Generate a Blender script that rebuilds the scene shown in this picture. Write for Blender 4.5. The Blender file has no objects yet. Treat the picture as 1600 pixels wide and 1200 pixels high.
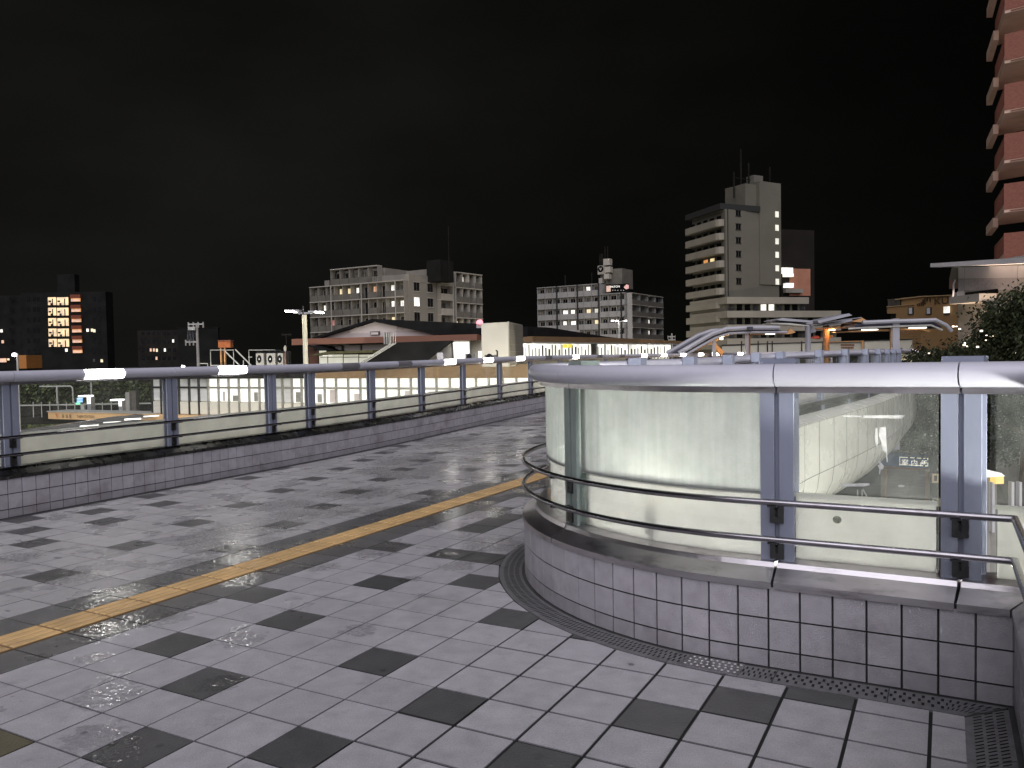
import bpy, bmesh, math, random
from mathutils import Vector, Matrix
random.seed(7)
SC = bpy.context.scene
COL = SC.collection
PI = math.pi

# ------------------------------------------------------------------ camera
F_PX, PITCH, ROLL, EYE = 1254.67, 0.033779, 0.017183, 1.5776
W0, H0 = 1600.0, 1200.0
cp, sp, cr, sr = math.cos(PITCH), math.sin(PITCH), math.cos(ROLL), math.sin(ROLL)
FWD = Vector((0, cp, -sp)); _D = Vector((0, -sp, -cp)); _R = Vector((1, 0, 0))
RIGHT = cr * _R + sr * _D; DOWN = -sr * _R + cr * _D
cam = bpy.data.cameras.new('camera'); camo = bpy.data.objects.new('camera', cam); COL.objects.link(camo)
cam.sensor_width = 36; cam.lens = F_PX / W0 * 36; cam.clip_start = 0.05; cam.clip_end = 3000
m = Matrix.Identity(4)
for i, v in enumerate((RIGHT, -DOWN, -FWD)):
    for j in range(3): m[j][i] = v[j]
m.translation = Vector((0, 0, EYE)); camo.matrix_world = m
SC.camera = camo

# ------------------------------------------------------------------ world, sun, exposure
EXPO = 1.0; K = 2.0 ** -EXPO          # K turns a wanted display radiance into a scene radiance
SC.view_settings.view_transform = 'Standard'; SC.view_settings.look = 'None'
SC.view_settings.exposure = EXPO; SC.view_settings.gamma = 1
wd = bpy.data.worlds.new('World'); SC.world = wd; wd.use_nodes = True
nt = wd.node_tree; nt.nodes.clear()
o = nt.nodes.new('ShaderNodeOutputWorld'); bg = nt.nodes.new('ShaderNodeBackground')
tc = nt.nodes.new('ShaderNodeTexCoord'); mp = nt.nodes.new('ShaderNodeMapping'); mp.inputs['Scale'].default_value = (1.6, 1.6, 3.5)
nz = nt.nodes.new('ShaderNodeTexNoise'); nz.inputs['Scale'].default_value = 1.3; nz.inputs['Detail'].default_value = 5
sx = nt.nodes.new('ShaderNodeSeparateXYZ')
r1 = nt.nodes.new('ShaderNodeMapRange'); r1.inputs[1].default_value = 0.62; r1.inputs[2].default_value = -0.45; r1.inputs[3].default_value = 0.10; r1.inputs[4].default_value = 1.0
r2 = nt.nodes.new('ShaderNodeMapRange'); r2.inputs[1].default_value = 0.3; r2.inputs[2].default_value = 0.7; r2.inputs[3].default_value = 0.6; r2.inputs[4].default_value = 1.6
mu = nt.nodes.new('ShaderNodeMath'); mu.operation = 'MULTIPLY'
mx = nt.nodes.new('ShaderNodeVectorMath'); mx.operation = 'SCALE'; mx.inputs[0].default_value = (0.0068 * K, 0.0067 * K, 0.0060 * K)
L = nt.links.new
L(tc.outputs['Generated'], mp.inputs[0]); L(mp.outputs[0], nz.inputs['Vector']); L(tc.outputs['Generated'], sx.inputs[0])
L(sx.outputs['X'], r1.inputs[0]); L(nz.outputs['Fac'], r2.inputs[0]); L(r1.outputs[0], mu.inputs[0]); L(r2.outputs[0], mu.inputs[1])
L(mu.outputs[0], mx.inputs['Scale']); L(mx.outputs[0], bg.inputs['Color']); L(bg.outputs[0], o.inputs[0])
# one soft lamp: the glow of the town and its lamps behind the photographer
sun = bpy.data.lights.new('sun', 'SUN'); sun.energy = 1.65; sun.angle = math.radians(75); sun.color = (0.95, 0.92, 1.0)
suno = bpy.data.objects.new('sun', sun); COL.objects.link(suno)
suno.rotation_euler = Vector((0.02, 0.70, -0.64)).to_track_quat('-Z', 'Y').to_euler()

# ------------------------------------------------------------------ pixel helpers (photo pixels -> rays)
CAM = Vector((0, 0, EYE))
def ray(x, y): return FWD + RIGHT * ((x - 800) / F_PX) + DOWN * ((y - 600) / F_PX)
def aty(x, y, Y): d = ray(x, y); return CAM + d * (Y / d.y)
def onz(x, y, z=0.0): d = ray(x, y); return CAM + d * ((z - EYE) / d.z)
def pix(p):
    X = Vector(p) - CAM; d = X.dot(FWD); return 800 + F_PX * X.dot(RIGHT) / d, 600 + F_PX * X.dot(DOWN) / d
YAW = 0.4947396
CU, SU = math.cos(YAW), math.sin(YAW)
def G(u, v, z=0.0): return Vector((u * CU + v * SU, -u * SU + v * CU, z))   # paving axes: v runs along the walkway
def UV(x, y): return (x * CU - y * SU, x * SU + y * CU)

# ------------------------------------------------------------------ materials
def nodes(name):
    mt = bpy.data.materials.new(name); mt.use_nodes = True
    return mt, mt.node_tree, mt.node_tree.nodes['Principled BSDF']
def N(t, k, **kw):
    n = t.nodes.new(k)
    for a, b in kw.items(): setattr(n, a, b)
    return n
def mat(name, col, rough=0.6, metal=0.0, var=0.15, scale=6.0, bump=0.0, bscale=60.0, attr=False, dirt=None, dscale=1.5, spec=0.5, stretch=(1, 1, 1)):
    mt, t, b = nodes(name)
    co = N(t, 'ShaderNodeTexCoord'); mpn = N(t, 'ShaderNodeMapping'); mpn.inputs['Scale'].default_value = stretch
    n = N(t, 'ShaderNodeTexNoise'); n.inputs['Scale'].default_value = scale; n.inputs['Detail'].default_value = 6
    t.links.new(co.outputs['Object'], mpn.inputs[0]); t.links.new(mpn.outputs[0], n.inputs['Vector'])
    r = N(t, 'ShaderNodeMapRange'); r.inputs[1].default_value = 0.3; r.inputs[2].default_value = 0.7
    r.inputs[3].default_value = 1 - var; r.inputs[4].default_value = 1 + var
    t.links.new(n.outputs['Fac'], r.inputs[0])
    sc = N(t, 'ShaderNodeVectorMath', operation='SCALE'); sc.inputs[0].default_value = col
    t.links.new(r.outputs[0], sc.inputs['Scale']); out = sc.outputs[0]
    if attr:
        a = N(t, 'ShaderNodeAttribute', attribute_name='tone'); mm = N(t, 'ShaderNodeVectorMath', operation='MULTIPLY')
        t.links.new(out, mm.inputs[0]); t.links.new(a.outputs['Color'], mm.inputs[1]); out = mm.outputs[0]
    if dirt:
        n2 = N(t, 'ShaderNodeTexNoise'); n2.inputs['Scale'].default_value = dscale; n2.inputs['Detail'].default_value = 8; n2.inputs['Roughness'].default_value = 0.65
        t.links.new(mpn.outputs[0], n2.inputs['Vector'])
        rr = N(t, 'ShaderNodeMapRange'); rr.inputs[1].default_value = 0.52; rr.inputs[2].default_value = 0.72; rr.inputs[4].default_value = dirt[3]
        mxn = N(t, 'ShaderNodeMix', data_type='RGBA'); mxn.inputs['B'].default_value = (*dirt[:3], 1)
        t.links.new(n2.outputs['Fac'], rr.inputs[0]); t.links.new(rr.outputs[0], mxn.inputs['Factor']); t.links.new(out, mxn.inputs['A']); out = mxn.outputs['Result']
    t.links.new(out, b.inputs['Base Color'])
    b.inputs['Metallic'].default_value = metal; b.inputs['Specular IOR Level'].default_value = spec
    rg = N(t, 'ShaderNodeMapRange'); rg.inputs[3].default_value = max(0.03, rough - 0.08); rg.inputs[4].default_value = rough + 0.08
    t.links.new(n.outputs['Fac'], rg.inputs[0]); t.links.new(rg.outputs[0], b.inputs['Roughness'])
    if bump:
        n3 = N(t, 'ShaderNodeTexNoise'); n3.inputs['Scale'].default_value = bscale; n3.inputs['Detail'].default_value = 3
        t.links.new(co.outputs['Object'], n3.inputs['Vector'])
        bp = N(t, 'ShaderNodeBump'); bp.inputs['Strength'].default_value = bump; bp.inputs['Distance'].default_value = 0.004
        t.links.new(n3.outputs['Fac'], bp.inputs['Height']); t.links.new(bp.outputs[0], b.inputs['Normal'])
    return mt
def emit(name, col, s, var=0.0, scale=3.0, stretch=(1, 1, 1), base=(0.5, 0.5, 0.5)):
    """a lit surface: col * s is its display radiance; var breaks it up into lighter and darker things inside"""
    mt, t, b = nodes(name)
    b.inputs['Base Color'].default_value = (*base, 1); b.inputs['Roughness'].default_value = 0.5
    b.inputs['Emission Color'].default_value = (*col, 1); b.inputs['Emission Strength'].default_value = s * K
    if var:
        co = N(t, 'ShaderNodeTexCoord'); mpn = N(t, 'ShaderNodeMapping'); mpn.inputs['Scale'].default_value = stretch
        n = N(t, 'ShaderNodeTexNoise'); n.inputs['Scale'].default_value = scale; n.inputs['Detail'].default_value = 4
        r = N(t, 'ShaderNodeMapRange'); r.inputs[1].default_value = 0.35; r.inputs[2].default_value = 0.62
        r.inputs[3].default_value = s * K * (1 - var); r.inputs[4].default_value = s * K
        t.links.new(co.outputs['Object'], mpn.inputs[0]); t.links.new(mpn.outputs[0], n.inputs['Vector'])
        t.links.new(n.outputs['Fac'], r.inputs[0]); t.links.new(r.outputs[0], b.inputs['Emission Strength'])
    return mt

PUD = [(655, 720, .8), (690, 735, .7), (730, 690, .9), (770, 745, .5), (600, 735, .5), (420, 820, .4), (440, 790, .4), (520, 800, .35), (300, 880, .2), (250, 905, .2), (155, 985, .22), (180, 930, .20), (130, 948, .13), (365, 872, .28), (378, 906, .22), (398, 848, .28), (165, 1087, .17), (145, 1152, .14), (143, 1028, .10), (340, 1068, .12), (375, 999, .16), (240, 965, .2), (372, 832, .5), (330, 845, .35), (472, 803, .4), (470, 852, .3), (120, 900, .25), (560, 770, .5), (700, 697, .55), (640, 740, .6), (660, 775, .35), (722, 720, .6), (745, 745, .6), (760, 705, .7), (790, 715, .6), (815, 690, .8), (690, 800, .5), (760, 800, .35), (700, 820, .25), (610, 800, .35), (800, 665, .9), (840, 660, .9), (770, 850, .3), (500, 885, .16), (520, 830, .2), (590, 862, .2), (30, 870, .2), (690, 865, .15), (715, 885, .15), (560, 985, .12), (640, 905, .1)]
def paving():
    mt, t, b = nodes('paving_tile'); l = t.links.new
    co = N(t, 'ShaderNodeTexCoord'); a = N(t, 'ShaderNodeAttribute', attribute_name='tone')
    n1 = N(t, 'ShaderNodeTexNoise'); n1.inputs['Scale'].default_value = 9; n1.inputs['Detail'].default_value = 7; l(co.outputs['Object'], n1.inputs['Vector'])
    r = N(t, 'ShaderNodeMapRange'); r.inputs[1].default_value = 0.3; r.inputs[2].default_value = 0.7; r.inputs[3].default_value = 0.86; r.inputs[4].default_value = 1.1
    l(n1.outputs['Fac'], r.inputs[0])
    sc = N(t, 'ShaderNodeVectorMath', operation='SCALE'); l(a.outputs['Color'], sc.inputs[0]); l(r.outputs[0], sc.inputs['Scale'])
    # smudges: damp, darker prints a hand or two wide
    n2 = N(t, 'ShaderNodeTexNoise'); n2.inputs['Scale'].default_value = 2.6; n2.inputs['Detail'].default_value = 3; l(co.outputs['Object'], n2.inputs['Vector'])
    wet = N(t, 'ShaderNodeMapRange'); wet.inputs[1].default_value = 0.55; wet.inputs[2].default_value = 0.66; l(n2.outputs['Fac'], wet.inputs[0])
    # one larger damp zone down the middle of the walkway
    n4 = N(t, 'ShaderNodeTexNoise'); n4.inputs['Scale'].default_value = 0.38; n4.inputs['Detail'].default_value = 2; l(co.outputs['Object'], n4.inputs['Vector'])
    at2 = N(t, 'ShaderNodeAttribute', attribute_name='damp')
    big = N(t, 'ShaderNodeMapRange'); big.inputs[1].default_value = 0.40; big.inputs[2].default_value = 0.60; l(n4.outputs['Fac'], big.inputs[0])
    mw = N(t, 'ShaderNodeMath', operation='MULTIPLY'); l(at2.outputs['Fac'], mw.inputs[0])
    sm = N(t, 'ShaderNodeMapRange'); sm.inputs[3].default_value = 0.35; l(big.outputs[0], sm.inputs[0]); l(sm.outputs[0], mw.inputs[1])
    wl = N(t, 'ShaderNodeMath', operation='MULTIPLY'); l(wet.outputs[0], wl.inputs[0]); l(mw.outputs[0], wl.inputs[1])
    dk = N(t, 'ShaderNodeMapRange'); dk.inputs[3].default_value = 1.0; dk.inputs[4].default_value = 0.84; l(wl.outputs[0], dk.inputs[0])
    s2 = N(t, 'ShaderNodeVectorMath', operation='SCALE'); l(sc.outputs[0], s2.inputs[0]); l(dk.outputs[0], s2.inputs['Scale'])
    # grime: worn cloudy dirt of its own shape, and fine speckle
    n5 = N(t, 'ShaderNodeTexNoise'); n5.inputs['Scale'].default_value = 5.0; n5.inputs['Detail'].default_value = 9; n5.inputs['Roughness'].default_value = 0.7; l(co.outputs['Object'], n5.inputs['Vector'])
    g = N(t, 'ShaderNodeMapRange'); g.inputs[1].default_value = 0.58; g.inputs[2].default_value = 0.78; g.inputs[3].default_value = 1.0; g.inputs[4].default_value = 0.6; l(n5.outputs['Fac'], g.inputs[0])
    s3 = N(t, 'ShaderNodeVectorMath', operation='SCALE'); l(s2.outputs[0], s3.inputs[0]); l(g.outputs[0], s3.inputs['Scale'])
    nd = N(t, 'ShaderNodeTexNoise'); nd.inputs['Scale'].default_value = 13; nd.inputs['Detail'].default_value = 8; nd.inputs['Roughness'].default_value = 0.7; l(co.outputs['Object'], nd.inputs['Vector'])
    acc = None
    for px, py, rr in PUD:
        P = onz(px, py); a0 = UV(P.x, P.y)
        ds = N(t, 'ShaderNodeVectorMath', operation='DISTANCE'); l(co.outputs['Object'], ds.inputs[0]); ds.inputs[1].default_value = P
        mr = N(t, 'ShaderNodeMapRange'); mr.clamp = True; mr.inputs[1].default_value = rr * 1.5; mr.inputs[2].default_value = 0.0; l(ds.outputs['Value'], mr.inputs[0])
        if acc is None: acc = mr.outputs[0]
        else: mxx = N(t, 'ShaderNodeMath', operation='MAXIMUM'); l(acc, mxx.inputs[0]); l(mr.outputs[0], mxx.inputs[1]); acc = mxx.outputs[0]
    pa = N(t, 'ShaderNodeMath', operation='ADD'); l(acc, pa.inputs[0]); pn = N(t, 'ShaderNodeMapRange'); pn.inputs[3].default_value = -0.9; pn.inputs[4].default_value = 0.9; l(nd.outputs['Fac'], pn.inputs[0]); l(pn.outputs[0], pa.inputs[1])
    pud = N(t, 'ShaderNodeMapRange'); pud.inputs[1].default_value = 0.36; pud.inputs[2].default_value = 0.50; l(pa.outputs[0], pud.inputs[0])
    dkp = N(t, 'ShaderNodeMapRange'); dkp.inputs[3].default_value = 1.0; dkp.inputs[4].default_value = 0.78; l(pud.outputs[0], dkp.inputs[0])
    vg = N(t, 'ShaderNodeTexVoronoi'); vg.inputs['Scale'].default_value = 2.3; l(co.outputs['Object'], vg.inputs['Vector'])
    gs = N(t, 'ShaderNodeMapRange'); gs.inputs[1].default_value = 0.030; gs.inputs[2].default_value = 0.045; gs.inputs[3].default_value = 0.45; gs.inputs[4].default_value = 1.0; l(vg.outputs['Distance'], gs.inputs[0])
    n7 = N(t, 'ShaderNodeTexNoise'); n7.inputs['Scale'].default_value = 180; n7.inputs['Detail'].default_value = 3; l(co.outputs['Object'], n7.inputs['Vector'])
    sp7 = N(t, 'ShaderNodeMapRange'); sp7.inputs[1].default_value = 0.3; sp7.inputs[2].default_value = 0.7; sp7.inputs[3].default_value = 0.78; sp7.inputs[4].default_value = 1.18; l(n7.outputs['Fac'], sp7.inputs[0])
    gm = N(t, 'ShaderNodeMath', operation='MULTIPLY'); l(gs.outputs[0], gm.inputs[0]); l(sp7.outputs[0], gm.inputs[1])
    s35 = N(t, 'ShaderNodeVectorMath', operation='SCALE'); l(s3.outputs[0], s35.inputs[0]); l(gm.outputs[0], s35.inputs['Scale']); s3 = s35
    s4 = N(t, 'ShaderNodeVectorMath', operation='SCALE'); l(s3.outputs[0], s4.inputs[0]); l(dkp.outputs[0], s4.inputs['Scale'])
    l(s4.outputs[0], b.inputs['Base Color'])
    # water film: a clear coat where the rain stands, with its own rippled skin over the rough stone
    ng = N(t, 'ShaderNodeTexNoise'); ng.inputs['Scale'].default_value = 42; ng.inputs['Detail'].default_value = 2; l(co.outputs['Object'], ng.inputs['Vector'])
    gr_ = N(t, 'ShaderNodeMapRange'); gr_.inputs[1].default_value = 0.47; gr_.inputs[2].default_value = 0.53; gr_.inputs[3].default_value = 0.12; l(ng.outputs['Fac'], gr_.inputs[0])
    pg_ = N(t, 'ShaderNodeMath', operation='MULTIPLY'); l(pud.outputs[0], pg_.inputs[0]); l(gr_.outputs[0], pg_.inputs[1])
    cw = N(t, 'ShaderNodeMath', operation='MAXIMUM'); l(pg_.outputs[0], cw.inputs[0]); hf = N(t, 'ShaderNodeMath', operation='MULTIPLY'); hf.inputs[1].default_value = 0.6; l(wl.outputs[0], hf.inputs[0]); l(hf.outputs[0], cw.inputs[1])
    l(cw.outputs[0], b.inputs['Coat Weight']); b.inputs['Coat Roughness'].default_value = 0.03; b.inputs['Coat IOR'].default_value = 1.5
    nr = N(t, 'ShaderNodeTexNoise'); nr.inputs['Scale'].default_value = 26; nr.inputs['Detail'].default_value = 2; l(co.outputs['Object'], nr.inputs['Vector'])
    cb = N(t, 'ShaderNodeBump'); cb.inputs['Strength'].default_value = 0.8; cb.inputs['Distance'].default_value = 0.006; l(nr.outputs['Fac'], cb.inputs['Height']); l(cb.outputs[0], b.inputs['Coat Normal'])
    # gloss: dry stoneware 0.5, film of rain 0.32, puddle 0.08
    rg = N(t, 'ShaderNodeMapRange'); rg.inputs[3].default_value = 0.50; rg.inputs[4].default_value = 0.07; l(wl.outputs[0], rg.inputs[0])
    ln = N(t, 'ShaderNodeMapRange'); ln.inputs[3].default_value = 0.0; ln.inputs[4].default_value = -0.16; l(at2.outputs['Fac'], ln.inputs[0])
    ad = N(t, 'ShaderNodeMath', operation='ADD'); l(rg.outputs[0], ad.inputs[0]); l(ln.outputs[0], ad.inputs[1])
    mxr = N(t, 'ShaderNodeMath', operation='MAXIMUM'); mxr.inputs[1].default_value = 0.06; l(ad.outputs[0], mxr.inputs[0]); l(mxr.outputs[0], b.inputs['Roughness'])
    n3 = N(t, 'ShaderNodeTexNoise'); n3.inputs['Scale'].default_value = 70; n3.inputs['Detail'].default_value = 2; l(co.outputs['Object'], n3.inputs['Vector'])
    n6 = N(t, 'ShaderNodeTexNoise'); n6.inputs['Scale'].default_value = 260; n6.inputs['Detail'].default_value = 2; l(co.outputs['Object'], n6.inputs['Vector'])
    am = N(t, 'ShaderNodeMath', operation='ADD'); l(n3.outputs['Fac'], am.inputs[0]); l(n6.outputs['Fac'], am.inputs[1])
    bp = N(t, 'ShaderNodeBump'); bp.inputs['Strength'].default_value = 0.55; bp.inputs['Distance'].default_value = 0.004
    l(am.outputs[0], bp.inputs['Height']); l(bp.outputs[0], b.inputs['Normal'])
    return mt
def glass(name, dust=0.06, tint=(0.93, 0.97, 0.95), frost=0.0):
    mt, t, b = nodes(name); l = t.links.new; t.nodes.remove(b)
    out = t.nodes['Material Output']
    co = N(t, 'ShaderNodeTexCoord')
    n = N(t, 'ShaderNodeTexNoise'); n.inputs['Scale'].default_value = 3.2; n.inputs['Detail'].default_value = 9; n.inputs['Roughness'].default_value = 0.72
    l(co.outputs['Object'], n.inputs['Vector'])
    vo = N(t, 'ShaderNodeTexVoronoi'); vo.inputs['Scale'].default_value = 75; l(co.outputs['Object'], vo.inputs['Vector'])
    dr = N(t, 'ShaderNodeMapRange'); dr.inputs[1].default_value = 0.17; dr.inputs[2].default_value = 0.09; l(vo.outputs['Distance'], dr.inputs[0])
    n2 = N(t, 'ShaderNodeTexNoise'); n2.inputs['Scale'].default_value = 2.0; l(co.outputs['Object'], n2.inputs['Vector'])
    dm = N(t, 'ShaderNodeMapRange'); dm.inputs[1].default_value = 0.45; dm.inputs[2].default_value = 0.62; l(n2.outputs['Fac'], dm.inputs[0])
    dd = N(t, 'ShaderNodeMath', operation='MULTIPLY'); l(dr.outputs[0], dd.inputs[0]); l(dm.outputs[0], dd.inputs[1])
    d2 = N(t, 'ShaderNodeMath', operation='MULTIPLY'); l(dd.outputs[0], d2.inputs[0]); d2.inputs[1].default_value = 0.35
    r = N(t, 'ShaderNodeMapRange'); r.inputs[1].default_value = 0.35; r.inputs[2].default_value = 0.8; r.inputs[3].default_value = dust * 0.35 + frost; r.inputs[4].default_value = dust * 2.6 + frost
    l(n.outputs['Fac'], r.inputs[0])
    ad = N(t, 'ShaderNodeMath', operation='ADD'); ad.use_clamp = True; l(r.outputs[0], ad.inputs[0]); l(d2.outputs[0], ad.inputs[1])
    tr = N(t, 'ShaderNodeBsdfTransparent'); tr.inputs[0].default_value = (*tint, 1)
    gl = N(t, 'ShaderNodeBsdfGlossy'); gl.inputs['Roughness'].default_value = 0.02
    lw = N(t, 'ShaderNodeLayerWeight'); pw = N(t, 'ShaderNodeMath', operation='POWER'); l(lw.outputs['Facing'], pw.inputs[0]); pw.inputs[1].default_value = 4.0
    fr = N(t, 'ShaderNodeMapRange'); fr.inputs[3].default_value = 0.035; fr.inputs[4].default_value = 0.6; l(pw.outputs[0], fr.inputs[0])
    m1 = N(t, 'ShaderNodeMixShader'); l(fr.outputs[0], m1.inputs[0]); l(tr.outputs[0], m1.inputs[1]); l(gl.outputs[0], m1.inputs[2])
    df = N(t, 'ShaderNodeBsdfDiffuse'); df.inputs[0].default_value = (0.42, 0.45, 0.43, 1) if frost else (0.5, 0.53, 0.5, 1)
    tl = N(t, 'ShaderNodeBsdfTranslucent'); tl.inputs[0].default_value = (0.34, 0.38, 0.35, 1) if frost else (0.5, 0.53, 0.5, 1)
    if frost:   # grime: soft stains and thin vertical runs
        ms_ = N(t, 'ShaderNodeMapping'); ms_.inputs['Scale'].default_value = (14, 14, 0.8); l(co.outputs['Object'], ms_.inputs[0])
        nv = N(t, 'ShaderNodeTexNoise'); nv.inputs['Scale'].default_value = 2.5; nv.inputs['Detail'].default_value = 4; l(ms_.outputs[0], nv.inputs['Vector'])
        av = N(t, 'ShaderNodeMath', operation='ADD'); l(nv.outputs['Fac'], av.inputs[0]); l(n.outputs['Fac'], av.inputs[1])
        rv = N(t, 'ShaderNodeMapRange'); rv.inputs[1].default_value = 0.75; rv.inputs[2].default_value = 1.25; rv.inputs[3].default_value = 0.80; rv.inputs[4].default_value = 1.08; l(av.outputs[0], rv.inputs[0])
        for nd_, cc in ((df, (0.45, 0.455, 0.45)), (tl, (0.335, 0.34, 0.33))):
            sv = N(t, 'ShaderNodeVectorMath', operation='SCALE'); sv.inputs[0].default_value = cc; l(rv.outputs[0], sv.inputs['Scale']); l(sv.outputs[0], nd_.inputs[0])
    m2 = N(t, 'ShaderNodeMixShader'); m2.inputs[0].default_value = 0.6; l(df.outputs[0], m2.inputs[1]); l(tl.outputs[0], m2.inputs[2])
    if frost:
        rf = N(t, 'ShaderNodeBsdfRefraction'); rf.inputs['IOR'].default_value = 1.0001; rf.inputs['Roughness'].default_value = 0.42; rf.inputs[0].default_value = (0.55, 0.62, 0.56, 1)
        m2.inputs[0].default_value = 0.35
        m4 = N(t, 'ShaderNodeMixShader'); m4.inputs[0].default_value = 0.0
        lp_ = N(t, 'ShaderNodeBsdfTransparent'); lp_.inputs[0].default_value = (0.30, 0.34, 0.31, 1)
        m5 = N(t, 'ShaderNodeMixShader'); m5.inputs[0].default_value = 0.25; l(m2.outputs[0], m5.inputs[1]); l(lp_.outputs[0], m5.inputs[2]); m2 = m5
        t.nodes.remove(m4); t.nodes.remove(rf)
    m3 = N(t, 'ShaderNodeMixShader'); l(ad.outputs[0], m3.inputs[0]); l(m1.outputs[0], m3.inputs[1]); l(m2.outputs[0], m3.inputs[2])
    l(m3.outputs[0], out.inputs[0])
    return mt
def panel(name, col, trans=0.5, rough=0.35):
    mt, t, b = nodes(name); l = t.links.new; out = t.nodes['Material Output']
    co = N(t, 'ShaderNodeTexCoord'); n = N(t, 'ShaderNodeTexNoise'); n.inputs['Scale'].default_value = 4; n.inputs['Detail'].default_value = 8
    l(co.outputs['Object'], n.inputs['Vector'])
    r = N(t, 'ShaderNodeMapRange'); r.inputs[1].default_value = 0.3; r.inputs[2].default_value = 0.75; r.inputs[3].default_value = 1.0; r.inputs[4].default_value = 0.82
    l(n.outputs['Fac'], r.inputs[0]); sc = N(t, 'ShaderNodeVectorMath', operation='SCALE'); sc.inputs[0].default_value = col; l(r.outputs[0], sc.inputs['Scale'])
    l(sc.outputs[0], b.inputs['Base Color']); b.inputs['Roughness'].default_value = rough
    tl = N(t, 'ShaderNodeBsdfTranslucent'); l(sc.outputs[0], tl.inputs[0])
    ms = N(t, 'ShaderNodeMixShader'); ms.inputs[0].default_value = trans; l(b.outputs[0], ms.inputs[1]); l(tl.outputs[0], ms.inputs[2]); l(ms.outputs[0], out.inputs[0])
    return mt

M = {}
M['paving'] = paving()
M['joint'] = mat('joint', (0.007, 0.007, 0.0065), 0.8, var=0.3)
M['tactile'] = mat('tactile', (0.58, 0.385, 0.18), 0.45, var=0.14, scale=5, attr=True, bump=0.4, bscale=160, dirt=(0.16, 0.11, 0.07, 0.5), dscale=2.2)
M['walltile'] = mat('walltile', (1, 1, 1), 0.45, var=0.10, scale=14, bump=0.8, bscale=170, attr=True, dirt=(0.12, 0.10, 0.10, 0.55), dscale=2.6)
M['grout'] = mat('grout', (0.010, 0.010, 0.009), 0.85, var=0.4)
M['gutter'] = mat('gutter', (0.035, 0.035, 0.035), 0.4, var=0.3, scale=8, bump=0.4)
M['steel'] = mat('steel', (0.50, 0.48, 0.50), 0.33, 1.0, var=0.10, scale=5, stretch=(1, 1, 5), bump=0.03, bscale=220, dirt=(0.10, 0.09, 0.08, 0.7), dscale=3)
M['steeldark'] = mat('steeldark', (0.10, 0.10, 0.10), 0.28, 1.0, var=0.2, scale=8, dirt=(0.05, 0.05, 0.045, 0.7))
M['rail'] = mat('rail', (0.30, 0.29, 0.31), 0.22, 1.0, var=0.12, scale=10, dirt=(0.10, 0.08, 0.07, 0.4), dscale=9)
M['tube'] = mat('tube', (0.47, 0.47, 0.535), 0.36, 0.0, var=0.05, scale=3, bump=0.06, bscale=240, dirt=(0.30, 0.30, 0.38, 0.4), dscale=2)
M['post'] = mat('post', (0.22, 0.24, 0.31), 0.42, 0.0, var=0.08, scale=4, bump=0.08, bscale=200, dirt=(0.12, 0.13, 0.17, 0.5), dscale=3, stretch=(1, 1, 0.3))
M['postgreen'] = mat('postgreen', (0.19, 0.235, 0.215), 0.4)
M['grate'] = mat('grate', (0.19, 0.19, 0.195), 0.34, 0.4, var=0.25, scale=20, bump=0.3)
M['black'] = mat('black', (0.004, 0.004, 0.004), 0.9, var=0.1)
M['glass'] = glass('glass', 0.02, (0.97, 0.975, 0.965))
M['glassdirty'] = glass('glassdirty', 0.022, (0.965, 0.97, 0.955))
M['glassfrost'] = glass('glassfrost', 0.10, frost=0.62)
M['panel'] = panel('panel', (0.80, 0.80, 0.78), 0.62)
M['paneledge'] = mat('paneledge', (0.75, 0.76, 0.70), 0.4, var=0.05)
M['fascia'] = mat('fascia', (0.62, 0.62, 0.55), 0.28, var=0.06, scale=1.2, dirt=(0.35, 0.34, 0.28, 0.35), dscale=1.2)
M['lamp'] = emit('lamp', (1.0, 0.97, 0.93), 30)
M['lampoff'] = mat('lampoff', (0.16, 0.16, 0.17), 0.3)

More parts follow.
